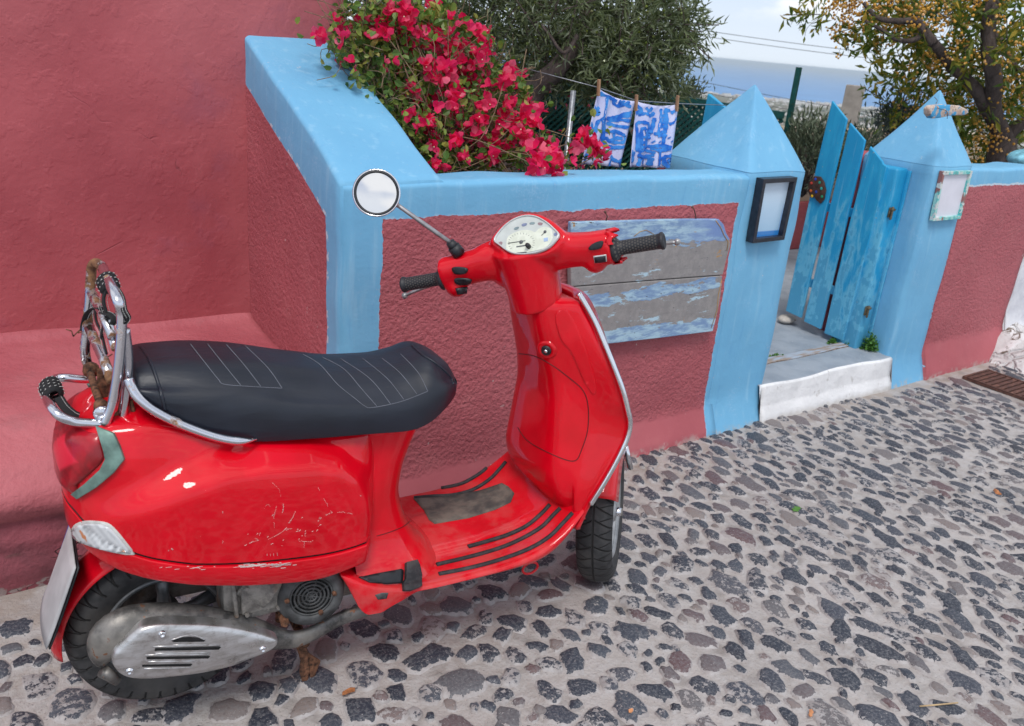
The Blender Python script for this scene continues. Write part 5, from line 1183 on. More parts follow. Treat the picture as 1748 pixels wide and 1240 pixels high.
# ---------------- seat
ST = [(-.036, .876), (-.033, .883), (-.01, .888), (.05, .887), (.15, .876), (.3, .842), (.42, .818), (.5, .815), (.56, .824), (.605, .838), (.64, .826), (.68, .792), (.697, .765), (.70, .76)]
SBt = [(-.036, .832), (-.01, .822), (.01, .804), (.061, .768), (.12, .744), (.187, .722), (.3, .712), (.45, .700), (.54, .692), (.585, .700), (.63, .722), (.67, .742), (.70, .752)]
SW = [(-.036, .108), (-.034, .118), (-.02, .127), (.005, .133), (.1, .144), (.3, .152), (.45, .149), (.55, .140), (.62, .122), (.66, .098), (.685, .066), (.70, .02)]
b = MB(); rows = []
for i in range(96):
    x = -.036+.736*(i/95) if 3 < i < 92 else (-.036+.004*i if i <= 3 else .70-.0025*(95-i))
    zt, zb, w_ = cub(x, ST), cub(x, SBt), cub(x, SW); Hh = zt-zb
    dip = .010*math.exp(-((x-.27)/.09)**2)
    P = spl([(0, zt, 0), (w_*.35, zt-.001, 0), (w_*.62, zt-.011-dip*.4, 0), (w_*.84, zt-.034-dip, 0), (w_*.97, zt-.35*Hh-.01, 0), (w_*1.02, zt-.65*Hh, 0), (w_*1.0, zb+.006, 0), (w_*.97, zb, 0), (w_*.85, zb+.004, 0), (0, zb+.012, 0)], 5)
    rows.append([Vector((x, -q.x, q.y)) for q in P])
both(b, rows); seat = b.build('seat', m_seat, scooter, weld=3e-4); bvt = bvh_of(seat)
k2 = lambda pts: [(220+x_/2.695, 560+y_/2.695) for x_, y_ in pts]
m_thread = simple('grey_thread', (.13, .14, .17), .8)
b = MB()
for s_ in ([(283, 74), (350, 160), (410, 235), (440, 260), (560, 270), (705, 278)], [(362, 74), (430, 160), (515, 265)], [(448, 76), (530, 170), (607, 270)], [(535, 82), (640, 185), (705, 278)],
           [(802, 122), (880, 170), (960, 260), (1040, 325), (1085, 360), (1120, 367), (1250, 340), (1375, 292)], [(890, 135), (990, 190), (1070, 280), (1140, 360)], [(975, 142), (1110, 235), (1205, 352)], [(1075, 140), (1190, 235), (1265, 330)], [(1165, 140), (1250, 210), (1325, 305)], [(1250, 120), (1330, 205), (1375, 292)]):
    ctube(b, bvt, k2(s_), .0009, .0002, 5, 8)
b.build('seat_stitching', m_thread, seat, weld=0)
b = MB(); ctube(b, bvt, k2([(52, 84), (85, 130), (118, 205), (145, 290), (168, 378)]), .0034, .0008, 8, 8); b.build('rear_piping', m_seat, seat)
b = MB(); ctube(b, bvt, k2([(1302, 82), (1350, 125), (1400, 155), (1450, 195), (1480, 228), (1492, 260)]), .0028, .0005, 8, 8); b.build('front_piping', m_seat, seat)
# ---------------- tail light, bezel, indicator
k1 = lambda pts: [(40+x_/2.818, 420+y_/2.818) for x_, y_ in pts]
m_bez = simple('verdigris_bezel', (.19, .31, .27), .5, .4, 22, .28, .3)
b = MB(); b2 = patch(b, bvb, k1([(356, 868), (440, 900), (468, 960), (490, 1024), (438, 1090), (355, 1160), (270, 1213), (240, 1190), (305, 1138), (375, 1072), (400, 1022), (388, 970)]), .001, .008, 6, True); b.build('tail_light_bezel', m_bez, scooter, bevel=.0015); b2.build('tail_light_bezel', m_bez, scooter)
m = Mat('red_lens'); p = m.obj(); ly = m.xyz(p); st_ = m.math('SINE', ly[2]*520.)
dia = (m.math('ABSOLUTE', ly[2]-.715)*1.3+m.math('ABSOLUTE', ly[1]+.062)*1.0).sm(.060, .045); m_lens = m.out(m.mix(dia, m.mix(m.noise(p, 22, 3).sm(.4, .6), (.22, .0006, .005), (.40, .001, .012)), (.70, .012, .04)), .3, 0, m.bump(dia+m.noise(p, 60, 3)*.2, .25, .003), Coat_Weight=.35, Coat_Roughness=.03, IOR=1.5)
hits = [cast(bvb, *q)[0] for q in k1([(368, 905), (385, 960), (395, 1015), (385, 1040), (350, 1075), (300, 1120), (262, 1150)])]
XBT = sorted([(h.z, h.x) for h in hits if h])
def plan(z):                                    # body half-width samples (x, w) at height z near the tail
    o = []
    for r_ in RU[:40]:
        for a_, c_ in zip(r_, r_[1:]):
            if (a_.z-z)*(c_.z-z) <= 0 and a_.z != c_.z and a_.y < -.001: t = (z-a_.z)/(c_.z-a_.z); o.append((r_[0].x, -(a_.y+(c_.y-a_.y)*t))); break
    return o
b = MB(); rows = []; z0_, z1_ = .632, .772
for i in range(33):
    z = z0_+(z1_-z0_)*i/32; pl_ = plan(z); xb_ = cub(z, XBT)
    if len(pl_) < 3: continue
    xs0 = pl_[0][0]; xb_ = max(xb_, xs0+.01); row = []
    for j in range(25):
        t = j/24; x = xs0+(xb_-xs0)*t**1.8; w_ = lerp1(x, pl_) if j else 0
        e_ = min(1, (1-t)/.22)*1.; ez = min(1, min(i, 32-i)/5); d = .011*math.sqrt(max(0, 1-(1-min(e_, 1))**2))*math.sqrt(max(0, 1-(1-ez)**2))-.002
        w2 = lerp1(min(x+.004, xb_), pl_)-w_ if j else 9; nx, ny = -w2, .004; l_ = math.hypot(nx, ny); row.append(Vector((x+nx/l_*d, -(w_+ny/l_*d), z)))
    rows.append([Vector((v.x, -v.y, v.z)) for v in row[::-1][:-1]]+row)
b.grid(rows); b.build('tail_light_lens', m_lens, scooter, weld=2e-4)
m = Mat('clear_lens'); p = m.obj(); lx = m.xyz(p); st_ = m.math('SINE', lx[0]*380.+lx[2]*260.)
c = m.mix(st_.sm(-1, 1), (.50, .52, .54), (.60, .62, .64)); c = m.mix(m.noise(p, 26, 2).sm(.62, .68), c, (.60, .22, .08))
m_clear = m.out(c, .12, 0, m.bump(st_, .10, .001), Coat_Weight=1., Coat_Roughness=.03)
k3 = lambda pts: [(40+x_/2.913, 820+y_/2.913) for x_, y_ in pts]
bl_ = [(242, 262), (255, 222), (295, 203), (350, 201), (420, 212), (465, 250), (510, 305), (552, 360), (545, 372), (440, 355), (340, 325), (270, 295)]
b = MB(); b2 = patch(b, bvb, k3(bl_), .0, .003, 6, True, 3); m_lr = simple('lens_rim', (.55, .55, .53), .3, 0); b.build('indicator_rim', m_lr, scooter); b2.build('indicator_rim', m_lr, scooter)
cxb = sum(q[0] for q in bl_)/len(bl_); cyb = sum(q[1] for q in bl_)/len(bl_); bl2 = [(cxb+(x_-cxb)*.90, cyb+(y_-cyb)*.87) for x_, y_ in bl_]
b = MB(); b2 = patch(b, bvb, k3(bl2), .0045, .004, 5, True, 3); b.build('indicator_lens', m_clear, scooter); b2.build('indicator_lens', m_clear, scooter)
# scratches
def scr(b, pts, wd):
    P = spl([(x_, y_, 0) for x_, y_ in pts], 14); i = 0
    while i < len(P)-1:
        k = rng.integers(1, 6); seg = P[i:i+k+1]; i += k
        if rng.random() < .30 or len(seg) < 2: continue
        ctube(b, bvb, [(q.x+rng.normal()*.5, q.y+rng.normal()*.5) for q in seg], wd*rng.uniform(.22, .60), 0, 4, 1, .5)
m_scr = simple('bare_scratch', (.62, .55, .54), .7)
b = MB()
for wd, s_ in ((.0016, [(905, 862), (940, 850), (1000, 850), (1030, 857)]), (.0012, [(870, 735), (905, 800), (935, 850)]), (.0020, [(706, 800), (712, 820), (706, 852)]), (.0014, [(680, 820), (668, 870), (668, 920)]), (.0018, [(765, 845), (752, 875), (735, 900)]), (.0010, [(640, 975), (720, 930), (750, 925)]),
              (.0018, [(535, 1000), (560, 988), (600, 975)]), (.0014, [(880, 870), (870, 890)]), (.0016, [(885, 905), (865, 915)]), (.0014, [(860, 965), (845, 980)]), (.0012, [(635, 1040), (637, 1052)]), (.0012, [(650, 1036), (652, 1050)]), (.0012, [(665, 1034), (667, 1048)]), (.0012, [(682, 1034), (684, 1048)]), (.0020, [(815, 935), (812, 958)]), (.0010, [(780, 980), (840, 985)]),
              (.0016, [(430, 842), (432, 852)]), (.0020, [(195, 1014), (202, 1020)]), (.0018, [(180, 1024), (184, 1024)]), (.0010, [(435, 955), (432, 990)]), (.0024, [(1062, 770), (1068, 773)]), (.0008, [(620, 830), (640, 812), (655, 830)]), (.0012, [(806, 1010), (808, 960), (812, 930)]), (.0008, [(700, 775), (690, 745), (660, 710)]), (.0014, [(604, 942), (600, 955)]), (.0014, [(575, 965), (590, 972)]), (.0012, [(700, 1000), (710, 1004)])):
    scr(b, k2(s_), wd)
for _ in range(16):
    cx_, cy_ = rng.uniform(540, 900), rng.uniform(860, 1010); a_ = rng.uniform(-.9, -.3); l_ = rng.uniform(3, 13); ctube(b, bvb, k2([(cx_, cy_), (cx_+l_*math.cos(a_), cy_+l_*math.sin(a_))]), .0009, .0001, 4, 2, .5)
for _ in range(120):
    t = rng.uniform(0, 1)**.8; cx_ = 130+t*640 if rng.random() < .3 else rng.uniform(500, 700); cy_ = 1106-.000035*(cx_-130)**2+rng.normal()*5-(4 if cx_ > 500 else 0); l_ = rng.uniform(6, 30)
    if 340 < cx_ < 470 and rng.random() < .8: continue
    ctube(b, bvb, k2([(cx_, cy_), (cx_+l_, cy_-l_*.12)]), .0013*rng.uniform(.4, 1), .0001, 4, 2, .5)
tag(b.build('paint_scratches', m_scr, scooter, weld=0, recalc=False), kind='stuff')
# ---------------- rear wheel
def tyre_mat(name, nblk):
    m = Mat(name); o = m.obj(); x, y, z = m.xyz(o); ang = m.math('ARCTAN2', z, y); rad = m.math('SQRT', y*y+z*z)
    ax_ = m.math('ABSOLUTE', x); v = m.math('FRACT', ang*(nblk/6.2832)+ax_*13.)
    g = v.sm(.02, .13, 1, 0).mx(v.sm(.92, 1.))*ax_.gt(.004)*rad.gt(.168); v2 = m.math('FRACT', ang*(nblk/6.2832)-ax_*9.+.3); g = g.mx(v2.sm(.02, .10, 1, 0)*ax_.gt(.018)*rad.gt(.178)); g = g.mx(ax_.sm(.0032, .0018)*rad.gt(.19))
    n_ = m.noise(o, 45, 5); d = m.noise(o, 7, 4).sm(.45, .7)*.45
    c = m.mix(g, m.mix(n_.sm(.35, .65), (.022, .023, .025), (.042, .042, .044)), (.006, .006, .006)); c = m.mix(d*(1.-g), c, (.12, .11, .10))
    return m.out(c, .72, 0, m.bump(g*-1.+n_*.12, 1., .004))
TP = [(.120, -.040), (.135, -.046), (.160, -.054), (.180, -.056), (.192, -.050), (.2015, -.038), (.2075, -.022), (.2100, -.008), (.2105, 0), (.2100, .008), (.2075, .022), (.2015, .038), (.192, .050), (.180, .056), (.160, .054), (.135, .046), (.120, .040)]
def wheel(name, M4, k, spokes, ma, wd=1., rimside=-1):
    t = bpy.data.objects.new(name, None); COL.objects.link(t); t.parent = scooter; t.matrix_local = M4
    b = MB(); b.lathe([(r_*k, h*wd) for r_, h in TP], (0, 0, 0), (1, 0, 0), 72); b.build('tyre', tyre_mat(name+'_tyre', 34), t)
    b = MB(); b.lathe([(.128*k, -.050*wd), (.137*k, -.046*wd), (.133*k, -.040*wd), (.118*k, -.030*wd), (.112*k, 0), (.118*k, .030*wd), (.133*k, .040*wd), (.137*k, .046*wd), (.128*k, .050*wd), (.118*k, .036*wd), (.108*k, 0), (.118*k, -.036*wd)], (0, 0, 0), (1, 0, 0), 56, True)
    b.build('rim', ma, t)
    b = MB(); b.lathe([(0, -.045), (.028, -.045), (.034, -.035), (.036, .03), (0, .03)], (0, 0, 0), (1, 0, 0), 24)
    for s_ in range(spokes):
        a_ = 2*math.pi*s_/spokes+.3; d = Vector((0, math.cos(a_), math.sin(a_))); p0 = d*.025+Vector((-.02*1, 0, 0)); p1 = d*.118*k+Vector((-.012, 0, 0))
        b.tube([p0, (p0+p1)/2, p1], [.020, .013, .017], 8, flat=1.1)
    b.build('spokes', ma, t, smooth=True); return t
M4 = Matrix.Translation((0, 0, .234)) @ Matrix.Rotation(math.pi/2, 4, 'Z')       # canonical +x -> +y(left); right side = -x
wheel('rear_wheel', M4, 1.0, 5, m_alloy, 1.0)
# ---------------- front wheel (steered)
rk, sa = math.radians(26), math.radians(46)
u = Vector((math.cos(rk)*math.sin(sa), -math.cos(sa), math.sin(rk)*math.sin(sa))); av = Vector((-math.sin(rk), 0, math.cos(rk))); u = (u-av*u.dot(av)).normalized(); fv = av.cross(u)
if fv.x < 0: fv = -fv
sw = math.radians(49); uw = Vector((math.sin(sw), -math.cos(sw), .11)).normalized(); upw = (Vector((0, 0, 1))-uw*uw.z).normalized(); fw = upw.cross(uw); fw = fw if fw.x > 0 else -fw
_c = on(1024, 978, 2, 0); ctc = Ri @ (_c-_rc); WC = ctc+upw*.2165+fw*.012
M3 = Matrix((-uw, fw, (-uw).cross(fw))).transposed(); M4 = Matrix.Translation(WC) @ M3.to_4x4()
wheel('front_wheel', M4, 1.03, 5, m_alloy2, .95)
def fendpt(th, s_, rr=.245, hw=.066): # th: 0 = forward, 90 up, 180 back; s_ -1..1 across
    rad = rr-.030*abs(s_)**3-.045*max(0, abs(s_)-.8)*5*.6; return WC+(fw*math.cos(th)+upw*math.sin(th))*rad+uw*(s_*hw)
b = MB(); rows = []
for i in range(30):
    th = math.radians(20+i/29*123); rows.append([fendpt(th, -1+2*j/16) for j in range(17)])
b.grid(rows); b.build('front_fender', m_red, scooter, solid=.003)
b = MB(); b.tube([WC+uw*-.05, WC+uw*-.075, WC-uw*.075+upw*.05+fw*-.02, Vector((1.06, .02, .42))], .020, 12); b.tube([WC-uw*.05, WC+uw*.065], .012, 12); b.build('fork_arm', m_cast, scooter)
b = MB(); b.lathe([(0, .062), (.012, .062), (.014, .055), (.014, .045)], WC, uw, 16); b.build('wheel_nut', m_chr2, scooter)
# ---------------- headset
c0 = Vector((.86, -.024, 1.034))
def hs(uu, aa, ff): return c0+u*uu+av*aa+fv*ff
def HPx(px, py, off=0.): q = SPl(px, py, c0+fv*off, fv)-c0; return q.dot(u), q.dot(av)
b = MB()
def arm(tab):                                    # (u, a, f, ha, hf)
    rows = []
    T = spl([(t[0], t[1], t[2]) for t in tab], 4); HA = [(i/(len(tab)-1), t[3]) for i, t in enumerate(tab)]; HF = [(i/(len(tab)-1), t[4]) for i, t in enumerate(tab)]
    for i, q in enumerate(T):
        s_ = i/(len(T)-1); ha, hf = cub(s_, HA), cub(s_, HF); row = []
        for k in range(20):
            a_ = 2*math.pi*k/20; ca, sa_ = math.cos(a_), math.sin(a_); row.append(hs(q.x, q.y+math.copysign(abs(sa_)**.85, sa_)*ha, q.z+math.copysign(abs(ca)**.85, ca)*hf))
        rows.append(row)
    b.grid(rows, True); b.f += [tuple(len(b.v)-20+k for k in range(20)), tuple(len(b.v)-20*len(T)+k for k in range(20))]; b.mi += [0, 0]
arm([(-.03, .012, .035, .052, .058), (-.08, .022, .015, .048, .045), (-.13, .020, .004, .042, .036), (-.18, .019, -.002, .042, .034), (-.207, .018, -.003, .043, .034)])
arm([(.03, .012, .035, .052, .058), (.08, .020, .018, .050, .045), (.13, .020, .004, .043, .036), (.18, .017, -.002, .041, .035), (.232, .014, -.003, .043, .036)])
rows = []                                       # hub down to the neck
for k in range(15):
    t = k/14; a_ = .055-.160*t; ru = .068+.024*(1-t)**2; rf = .066+.018*(1-t); fo = .030-.028*t; uo = .016-.012*t
    rows.append([hs(uo+ru*math.cos(q), a_, fo+rf*math.sin(q)) for q in [2*math.pi*j/28 for j in range(28)]])
b.grid(rows, True); N_ = len(b.v); b.f += [tuple(N_-15*28+k for k in range(28)), tuple(N_-28+k for k in range(28))]; b.mi += [0, 0]
b.ball(hs(-.182, -.016, -.012), .030, 10, (1, 1, 1)); b.ball(hs(-.052, -.016, .014), .038, 10); b.ball(hs(.185, -.012, -.010), .030, 10)
b.ball(hs(0, -.01, .085), .062, 12)             # headlight bulge in front
# instrument cluster frame
cln = (av*.80-fv*.60).normalized(); clo = hs(.0, .092, .018)
CLP = [(845, 413), (852, 400), (866, 385), (882, 375), (900, 370), (918, 372), (935, 381), (948, 392), (957, 403), (950, 415), (938, 426), (922, 433), (900, 437), (880, 436), (866, 430), (854, 421)]
cl3 = [SPl(px, py, clo, cln) for px, py in CLP]; cc_ = sum(cl3, Vector())/len(cl3)
rows = []
for (sc_c, dp) in ((1.0, .000), (1.06, .004), (1.15, .003), (1.23, -.012), (1.26, -.035), (1.20, -.065), (.9, -.10)):
    rows.append([cc_+(q-cc_)*sc_c+cln*dp for q in spl(cl3, 3, True)])
b.grid(rows, True); nn_ = len(rows[0]); b.f += [tuple(len(b.v)-nn_*7+k for k in range(nn_)), tuple(len(b.v)-nn_+k for k in range(nn_))]; b.mi += [0, 0]
hlc = hs(0, -.01, .140)
head = b.build('headset', m_red, scooter, weld=0)
md = head.modifiers.new('re', 'REMESH'); md.mode = 'VOXEL'; md.voxel_size = .0042; md.use_smooth_shade = True
md = head.modifiers.new('sm', 'SMOOTH'); md.factor = .6; md.iterations = 11
bvhd = bvh_of(head)
b = MB(); b.lathe([(0, .012), (.03, .010), (.046, .003), (.050, -.004)], hlc, fv, 32); b.build('headlight', m_clear, scooter)
b = MB(); b.lathe([(.050, -.006), (.054, .002), (.058, -.004), (.056, -.016)], hlc, fv, 32); b.build('headlight_ring', m_chr2, scooter)
def prismn(b, poly3, n, h, ins=0): 
    c_ = sum(poly3, Vector())/len(poly3); b.prism(poly3, n*h)
m = Mat('dial_face'); p = m.obj(); m_dial = m.out(m.mix(m.noise(p, 60, 3).sm(.4, .6), (.62, .66, .55), (.70, .74, .63)), .4, 0, None, Coat_Weight=1., Coat_Roughness=.04)
m_silver = simple('silver_plastic', (.60, .62, .62), .3, .3, 50, .06)
clu = bpy.data.objects.new('instrument_cluster', None); COL.objects.link(clu); clu.parent = scooter
S_in = [cc_+(q-cc_)*1.0 for q in spl(cl3, 3, True)]
b = MB(); nI = len(S_in); rows = [[q+cln*.003 for q in S_in], [q+cln*.0105 for q in S_in], [cc_+(q-cc_)*.955+cln*.0115 for q in S_in], [cc_+(q-cc_)*.94+cln*.0085 for q in S_in]]; b.grid(rows, True); b.build('bezel', m_silver, clu)
b = MB(); b.prism([cc_+(q-cc_)*.945+cln*.0060 for q in S_in], cln*.0020); b.build('panel', simple('pale_panel', (.52, .56, .54), .3, 0, 50, .05, 0, Coat_Weight=1., Coat_Roughness=.04), clu, smooth=False)
def C3(px, py, h): return SPl(px, py, clo+cln*h, cln)
k5 = lambda pts: [(820+x_/5.141, 340+y_/5.141) for x_, y_ in pts]
def clpoly(name, pts, h, th, mat, sm=3):
    P_ = [C3(x_, y_, h) for x_, y_ in k5(pts)]; P_ = spl(P_, sm, True) if sm else P_; b = MB(); b.prism(P_, cln*th); return b.build(name, mat, clu, smooth=False)
clpoly('dial', [(230, 400), (240, 340), (290, 300), (370, 275), (440, 278), (480, 292), (520, 260), (570, 245), (620, 262), (632, 300), (625, 370), (570, 430), (480, 455), (400, 470), (300, 478), (235, 455)], .0081, .0012, m_dial)
for pts in ([(295, 262), (310, 248), (340, 245), (330, 265), (305, 272)], [(362, 228), (380, 215), (410, 215), (400, 235), (372, 240)], [(432, 212), (450, 204), (480, 207), (470, 222), (440, 224)], [(505, 212), (525, 206), (548, 214), (538, 230), (512, 228)], [(645, 305), (665, 295), (688, 300), (670, 320), (650, 325)], [(158, 390), (175, 375), (195, 380), (185, 405), (163, 408)]):
    clpoly('warning_light', pts, .0081, .0008, simple('tell_tale', random.choice([(.30, .20, .22), (.22, .30, .32), (.20, .24, .38)]), .3), 2)
m_ink = simple('dark_print', (.10, .11, .12), .5)
clpoly('odometer', [(315, 415), (400, 402), (402, 412), (317, 425)], .0094, .0006, m_ink, 0); clpoly('odometer', [(315, 472), (405, 462), (405, 470), (317, 481)], .0094, .0006, m_ink, 0)
clpoly('symbol', [(556, 345), (592, 338), (594, 368), (558, 375)], .0094, .0006, simple('pale_blue_print', (.35, .48, .70), .5), 0)
b = MB()
for k in range(19):
    a_ = math.radians(-215+k*13.5); q = k5([(360+118*math.cos(a_), 385+90*math.sin(a_))])[0]; q2 = k5([(360+102*math.cos(a_), 385+76*math.sin(a_))])[0]; b.tube([C3(*q, .0095), C3(*q2, .0095)], .0004, 4)
b.build('scale_marks', m_ink, clu, weld=0)
b = MB(); b.tube([C3(*k5([(395, 365)])[0], .0105), C3(*k5([(240, 388)])[0], .0105)], .0007, 4); b.lathe([(0, .002), (.004, .002), (.005, 0)], C3(*k5([(358, 378)])[0], .0095), cln, 14); b.build('needle', m_ink, clu)
b = MB(); b.tube([C3(*k5([(570, 288)])[0], .0105), C3(*k5([(535, 320)])[0], .0105)], .0006, 4); b.lathe([(0, .002), (.003, .002), (.004, 0)], C3(*k5([(567, 288)])[0], .0095), cln, 14); b.build('needle', m_ink, clu)
q = C3(*k5([(427, 420)])[0], .009); b = MB(); b.tube([q, q+cln*.010, q+cln*.014], [.0058, .0058, .0045], 14); b.build('reset_knob', m_plas, clu)
# switches
def hpatch(name, pts, off, th, mat, k=k5, sm=2):
    b = MB(); patch(b, bvhd, k(pts), off, th, 4, False, sm); return b.build(name, mat, scooter)
hpatch('switch_button', [(952, 430), (985, 395), (1040, 372), (1078, 368), (1078, 395), (1060, 430), (1010, 445), (965, 447)], .0, .004, m_plas)
hpatch('switch_surround', [(992, 500), (1105, 486), (1112, 545), (1004, 560)], .0, .0016, m_silver, k5, 0)
hpatch('switch_button', [(1002, 508), (1098, 494), (1103, 540), (1010, 552)], .002, .004, m_plas, k5, 0)
k6 = lambda pts: [(560+x_/2.913, 260+y_/2.913) for x_, y_ in pts]
hpatch('switch_button', [(617, 578), (635, 570), (675, 572), (696, 580), (690, 598), (660, 606), (630, 602)], .0, .005, m_plas, k6)
hpatch('switch_button', [(627, 632), (650, 624), (690, 626), (716, 634), (700, 652), (665, 656), (640, 652)], .0, .005, m_plas, k6)
hpatch('switch_button', [(632, 676), (690, 668), (696, 695), (640, 702)], .0, .007, m_plas, k6, 0)
# grips
m = Mat('grip_rubber'); o = m.obj(); x, y, z = m.xyz(o); ang = m.math('ARCTAN2', z, y); row_ = m.math('FLOOR', x*150.)
fx_ = m.math('FRACT', x*150.)-.5; fa = m.math('FRACT', ang*2.3873+row_*.5)-.5; dd = fx_*fx_+fa*fa*1.; dot = dd.sm(.11, .05)*x.gt(.008)*(x.gt(.108)*-1.+1.)
m_grip = m.out(m.mix(dot, (.018, .019, .024), (.085, .08, .072)), .55, 0, m.bump(dot, 1., .0016))
def grip(p0, d):
    ax1 = d.normalized(); e = ax1.orthogonal().normalized(); M3 = Matrix((ax1, e, ax1.cross(e))).transposed()
    b = MB(); b.lathe([(0, -.002), (.028, -.002), (.030, .0), (.030, .008), (.024, .012), (.0175, .018), (.0170, .03), (.0175, .105), (.0185, .112), (.0205, .114), (.0205, .119), (.016, .122), (.012, .119), (.0, .119)], (0, 0, 0), (1, 0, 0), 30)
    o = b.build('handle_grip', m_grip, scooter); o.matrix_local = Matrix.Translation(p0) @ M3.to_4x4(); return o
grip(hs(.232, .008, -.006), u); grip(hs(-.207, .008, -.006), -u)
m_lev = simple('brake_lever_metal', (.42, .42, .43), .4, .7, 60, .2, .3)
l1, l2 = SPl(1105, 416, c0+fv*.050, fv), SPl(1156, 413.5, c0+fv*.046, fv)
b = MB(); b.tube(spl([hs(.21, -.01, .03), hs(.26, -.01, .050), l1, l2], 5), [.007]*12+[.007]*3+[.0075], 10, flat=.7); b.ball(l2, .0085, 7); b.build('brake_lever', m_lev, scooter)
L0 = SPl(745, 482, c0-fv*.0, fv); 
b = MB(); b.tube(spl([hs(-.18, -.02, .035), hs(-.23, -.028, .050)+Vector((0, 0, 0)), SPl(712, 496, c0+fv*.045, fv), SPl(692, 505, c0+fv*.040, fv)], 5), .0065, 10, flat=.7); b.ball(SPl(691, 505, c0+fv*.040, fv), .009, 7); b.build('brake_lever', m_lev, scooter)
# broken rim of the right arm end
b = MB()
for a0, a1 in ((35, 150), (235, 330)):
    rows = []
    for k in range(12):
        a_ = math.radians(a0+(a1-a0)*k/11); rr = 1+.05*math.sin(k*2.1); jag = .012+.006*math.sin(k*1.7)+.004*math.sin(k*4)
        rows.append([hs(.225+t*jag*1.6, .014+math.sin(a_)*.043*rr*q, -.003+math.cos(a_)*.036*rr*q) for q, t in ((1.0, 0), (1.0, 1), (.86, 1), (.86, 0))])
    b.grid(rows, True)
b.build('arm_end_collar', m_red, scooter, weld=0)
# steering column gap
b = MB(); b.tube([hs(.0, -.08, .030), hs(0, -.125, .035)], .045, 24); b.build('steering_column', m_void, scooter)
# mirror
mc = SPl(643, 330, hs(-.27, .25, .03), fv); mnrm = (CL-mc).normalized()
import mathutils
mnrm = (mnrm*.86+Vector((-.55, -.10, .55))*.42+Vector((0, -.25, 0))).normalized(); mr = .0555
b = MB(); b.lathe([(0, -.022), (.03, -.020), (.048, -.010), (mr+.0025, .0), (mr+.0030, .005), (mr, .007), (mr-.001, .0045)], mc, mnrm, 44); mirr = b.build('mirror_shell', m_chr2, scooter)
b = MB(); b.lathe([(mr-.0005, .0040), (mr-.001, .0062), (mr-.006, .0058), (mr-.007, .0036)], mc, mnrm, 44); b.build('mirror_gasket', m_plas, mirr)
m_glass = Mat('mirror_glass').out((.74, .75, .77), .035, 1.); b = MB(); b.lathe([(0, .0038), (mr*.5, .0037), (mr-.005, .0034)], mc, mnrm, 44); b.build('mirror_glass', m_glass, mirr)
ms = hs(-.15, .058, .0); me_ = SPl(681, 352, mc-mnrm*.02, mnrm)
b = MB(); b.tube([SPl(776, 424, ms, fv), SPl(768, 413, ms, fv)], [.014, .011], 14); b.tube([SPl(784, 434, ms, fv), SPl(774, 421, ms, fv)], [.017, .016], 14); b.build('mirror_boot', m_plas, scooter)
b = MB(); b.tube([SPl(772, 417, ms, fv), me_, me_.lerp(mc-mnrm*.015, .35)], [.0058, .0055, .008], 12); b.build('mirror_stem', simple('satin_stem', (.45, .44, .45), .35, .8, 40, .15), scooter)
# ---------------- rack and grab rail
def rk_(pts, y0, y1=None):
    n = len(pts); return [SL(px, py, y0 if y1 is None else y0+(y1-y0)*i/(n-1)) for i, (px, py) in enumerate(pts)]
near = k1([(392, 858), (425, 770), (440, 700), (455, 600), (465, 500), (472, 390), (470, 320), (452, 262)]); far = k1([(328, 110), (325, 150), (318, 250), (308, 380), (297, 480), (300, 540), (318, 588)])
P_ = rk_(near, -.105); T_ = rk_(k1([(410, 172), (380, 102)]), -.05, .045); F2 = rk_([(338, 84)]+far, .080)
F2 = rk_(k1([(350, 82), (330, 100)]), .070, .085)+rk_(far[1:], .088)
rack = MB(); rack.tube(spl(P_+T_, 5), .0100, 12); rk1 = rack.build('rear_rack', m_chr, scooter)
rack = MB(); rack.tube(spl([T_[-1]]+F2, 5), .0098, 12); rack.build('rack_tube', m_chr3, scooter)
b = MB(); b.tube(spl(rk_(k1([(488, 400), (502, 520), (502, 620), (492, 720), (472, 850), (440, 918)]), -.098, -.085), 5), .0095, 12); b.build('rack_stay', m_chr, scooter)
b = MB(); b.tube(rk_(k1([(328, 225), (352, 275), (385, 330), (430, 440)]), .080, -.09), .0095, 10); b.build('rack_bar', m_chr3, scooter)
b = MB(); b.tube(rk_(k1([(312, 385), (345, 460), (385, 545), (425, 650)]), .080, -.095), .0100, 10); b.build('rack_bar', m_chr3, scooter)
b = MB(); b.tube(rk_(k1([(395, 365), (425, 430), (445, 490)]), .0, -.095), .0095, 10); b.build('rack_bar', m_chr3, scooter)
b = MB(); b.tube(spl(rk_(k1([(345, 640), (270, 640), (200, 634), (150, 642)]), .085)+rk_(k1([(108, 690), (125, 760)]), .03, -.06)+rk_(k1([(170, 815), (240, 845), (320, 853), (415, 862)]), -.095), 5), .0092, 12); b.build('rack_hoop', m_chr, scooter)
b = MB(); b.tube(rk_(k1([(318, 595), (345, 690), (375, 775)]), .07, -.08), .0075, 10); b.lathe([(0, -.006), (.016, -.006), (.016, .006), (0, .006)], SL(*k1([(325, 597)])[0], .065), (.1, 1, .1), 16); b.lathe([(0, -.006), (.013, -.006), (.013, .006), (0, .006)], SL(*k1([(372, 770)])[0], -.078), (.1, 1, .1), 16)
b.build('hinge_rod', m_rusty, scooter)
b = MB(); b.prism(rk_(k1([(350, 590), (395, 615), (405, 720), (395, 800), (360, 770), (350, 690)]), .0), (.01, .004, 0)); b.build('rusty_bracket', m_rusty, scooter, bevel=.002, smooth=False)
b = MB(); b.prism(rk_(k1([(395, 850), (450, 800), (470, 700), (480, 850), (462, 915), (430, 925), (392, 880)]), -.09), (.004, .012, 0)); b.build('rusty_bracket', m_rusty, scooter, bevel=.002, smooth=False)
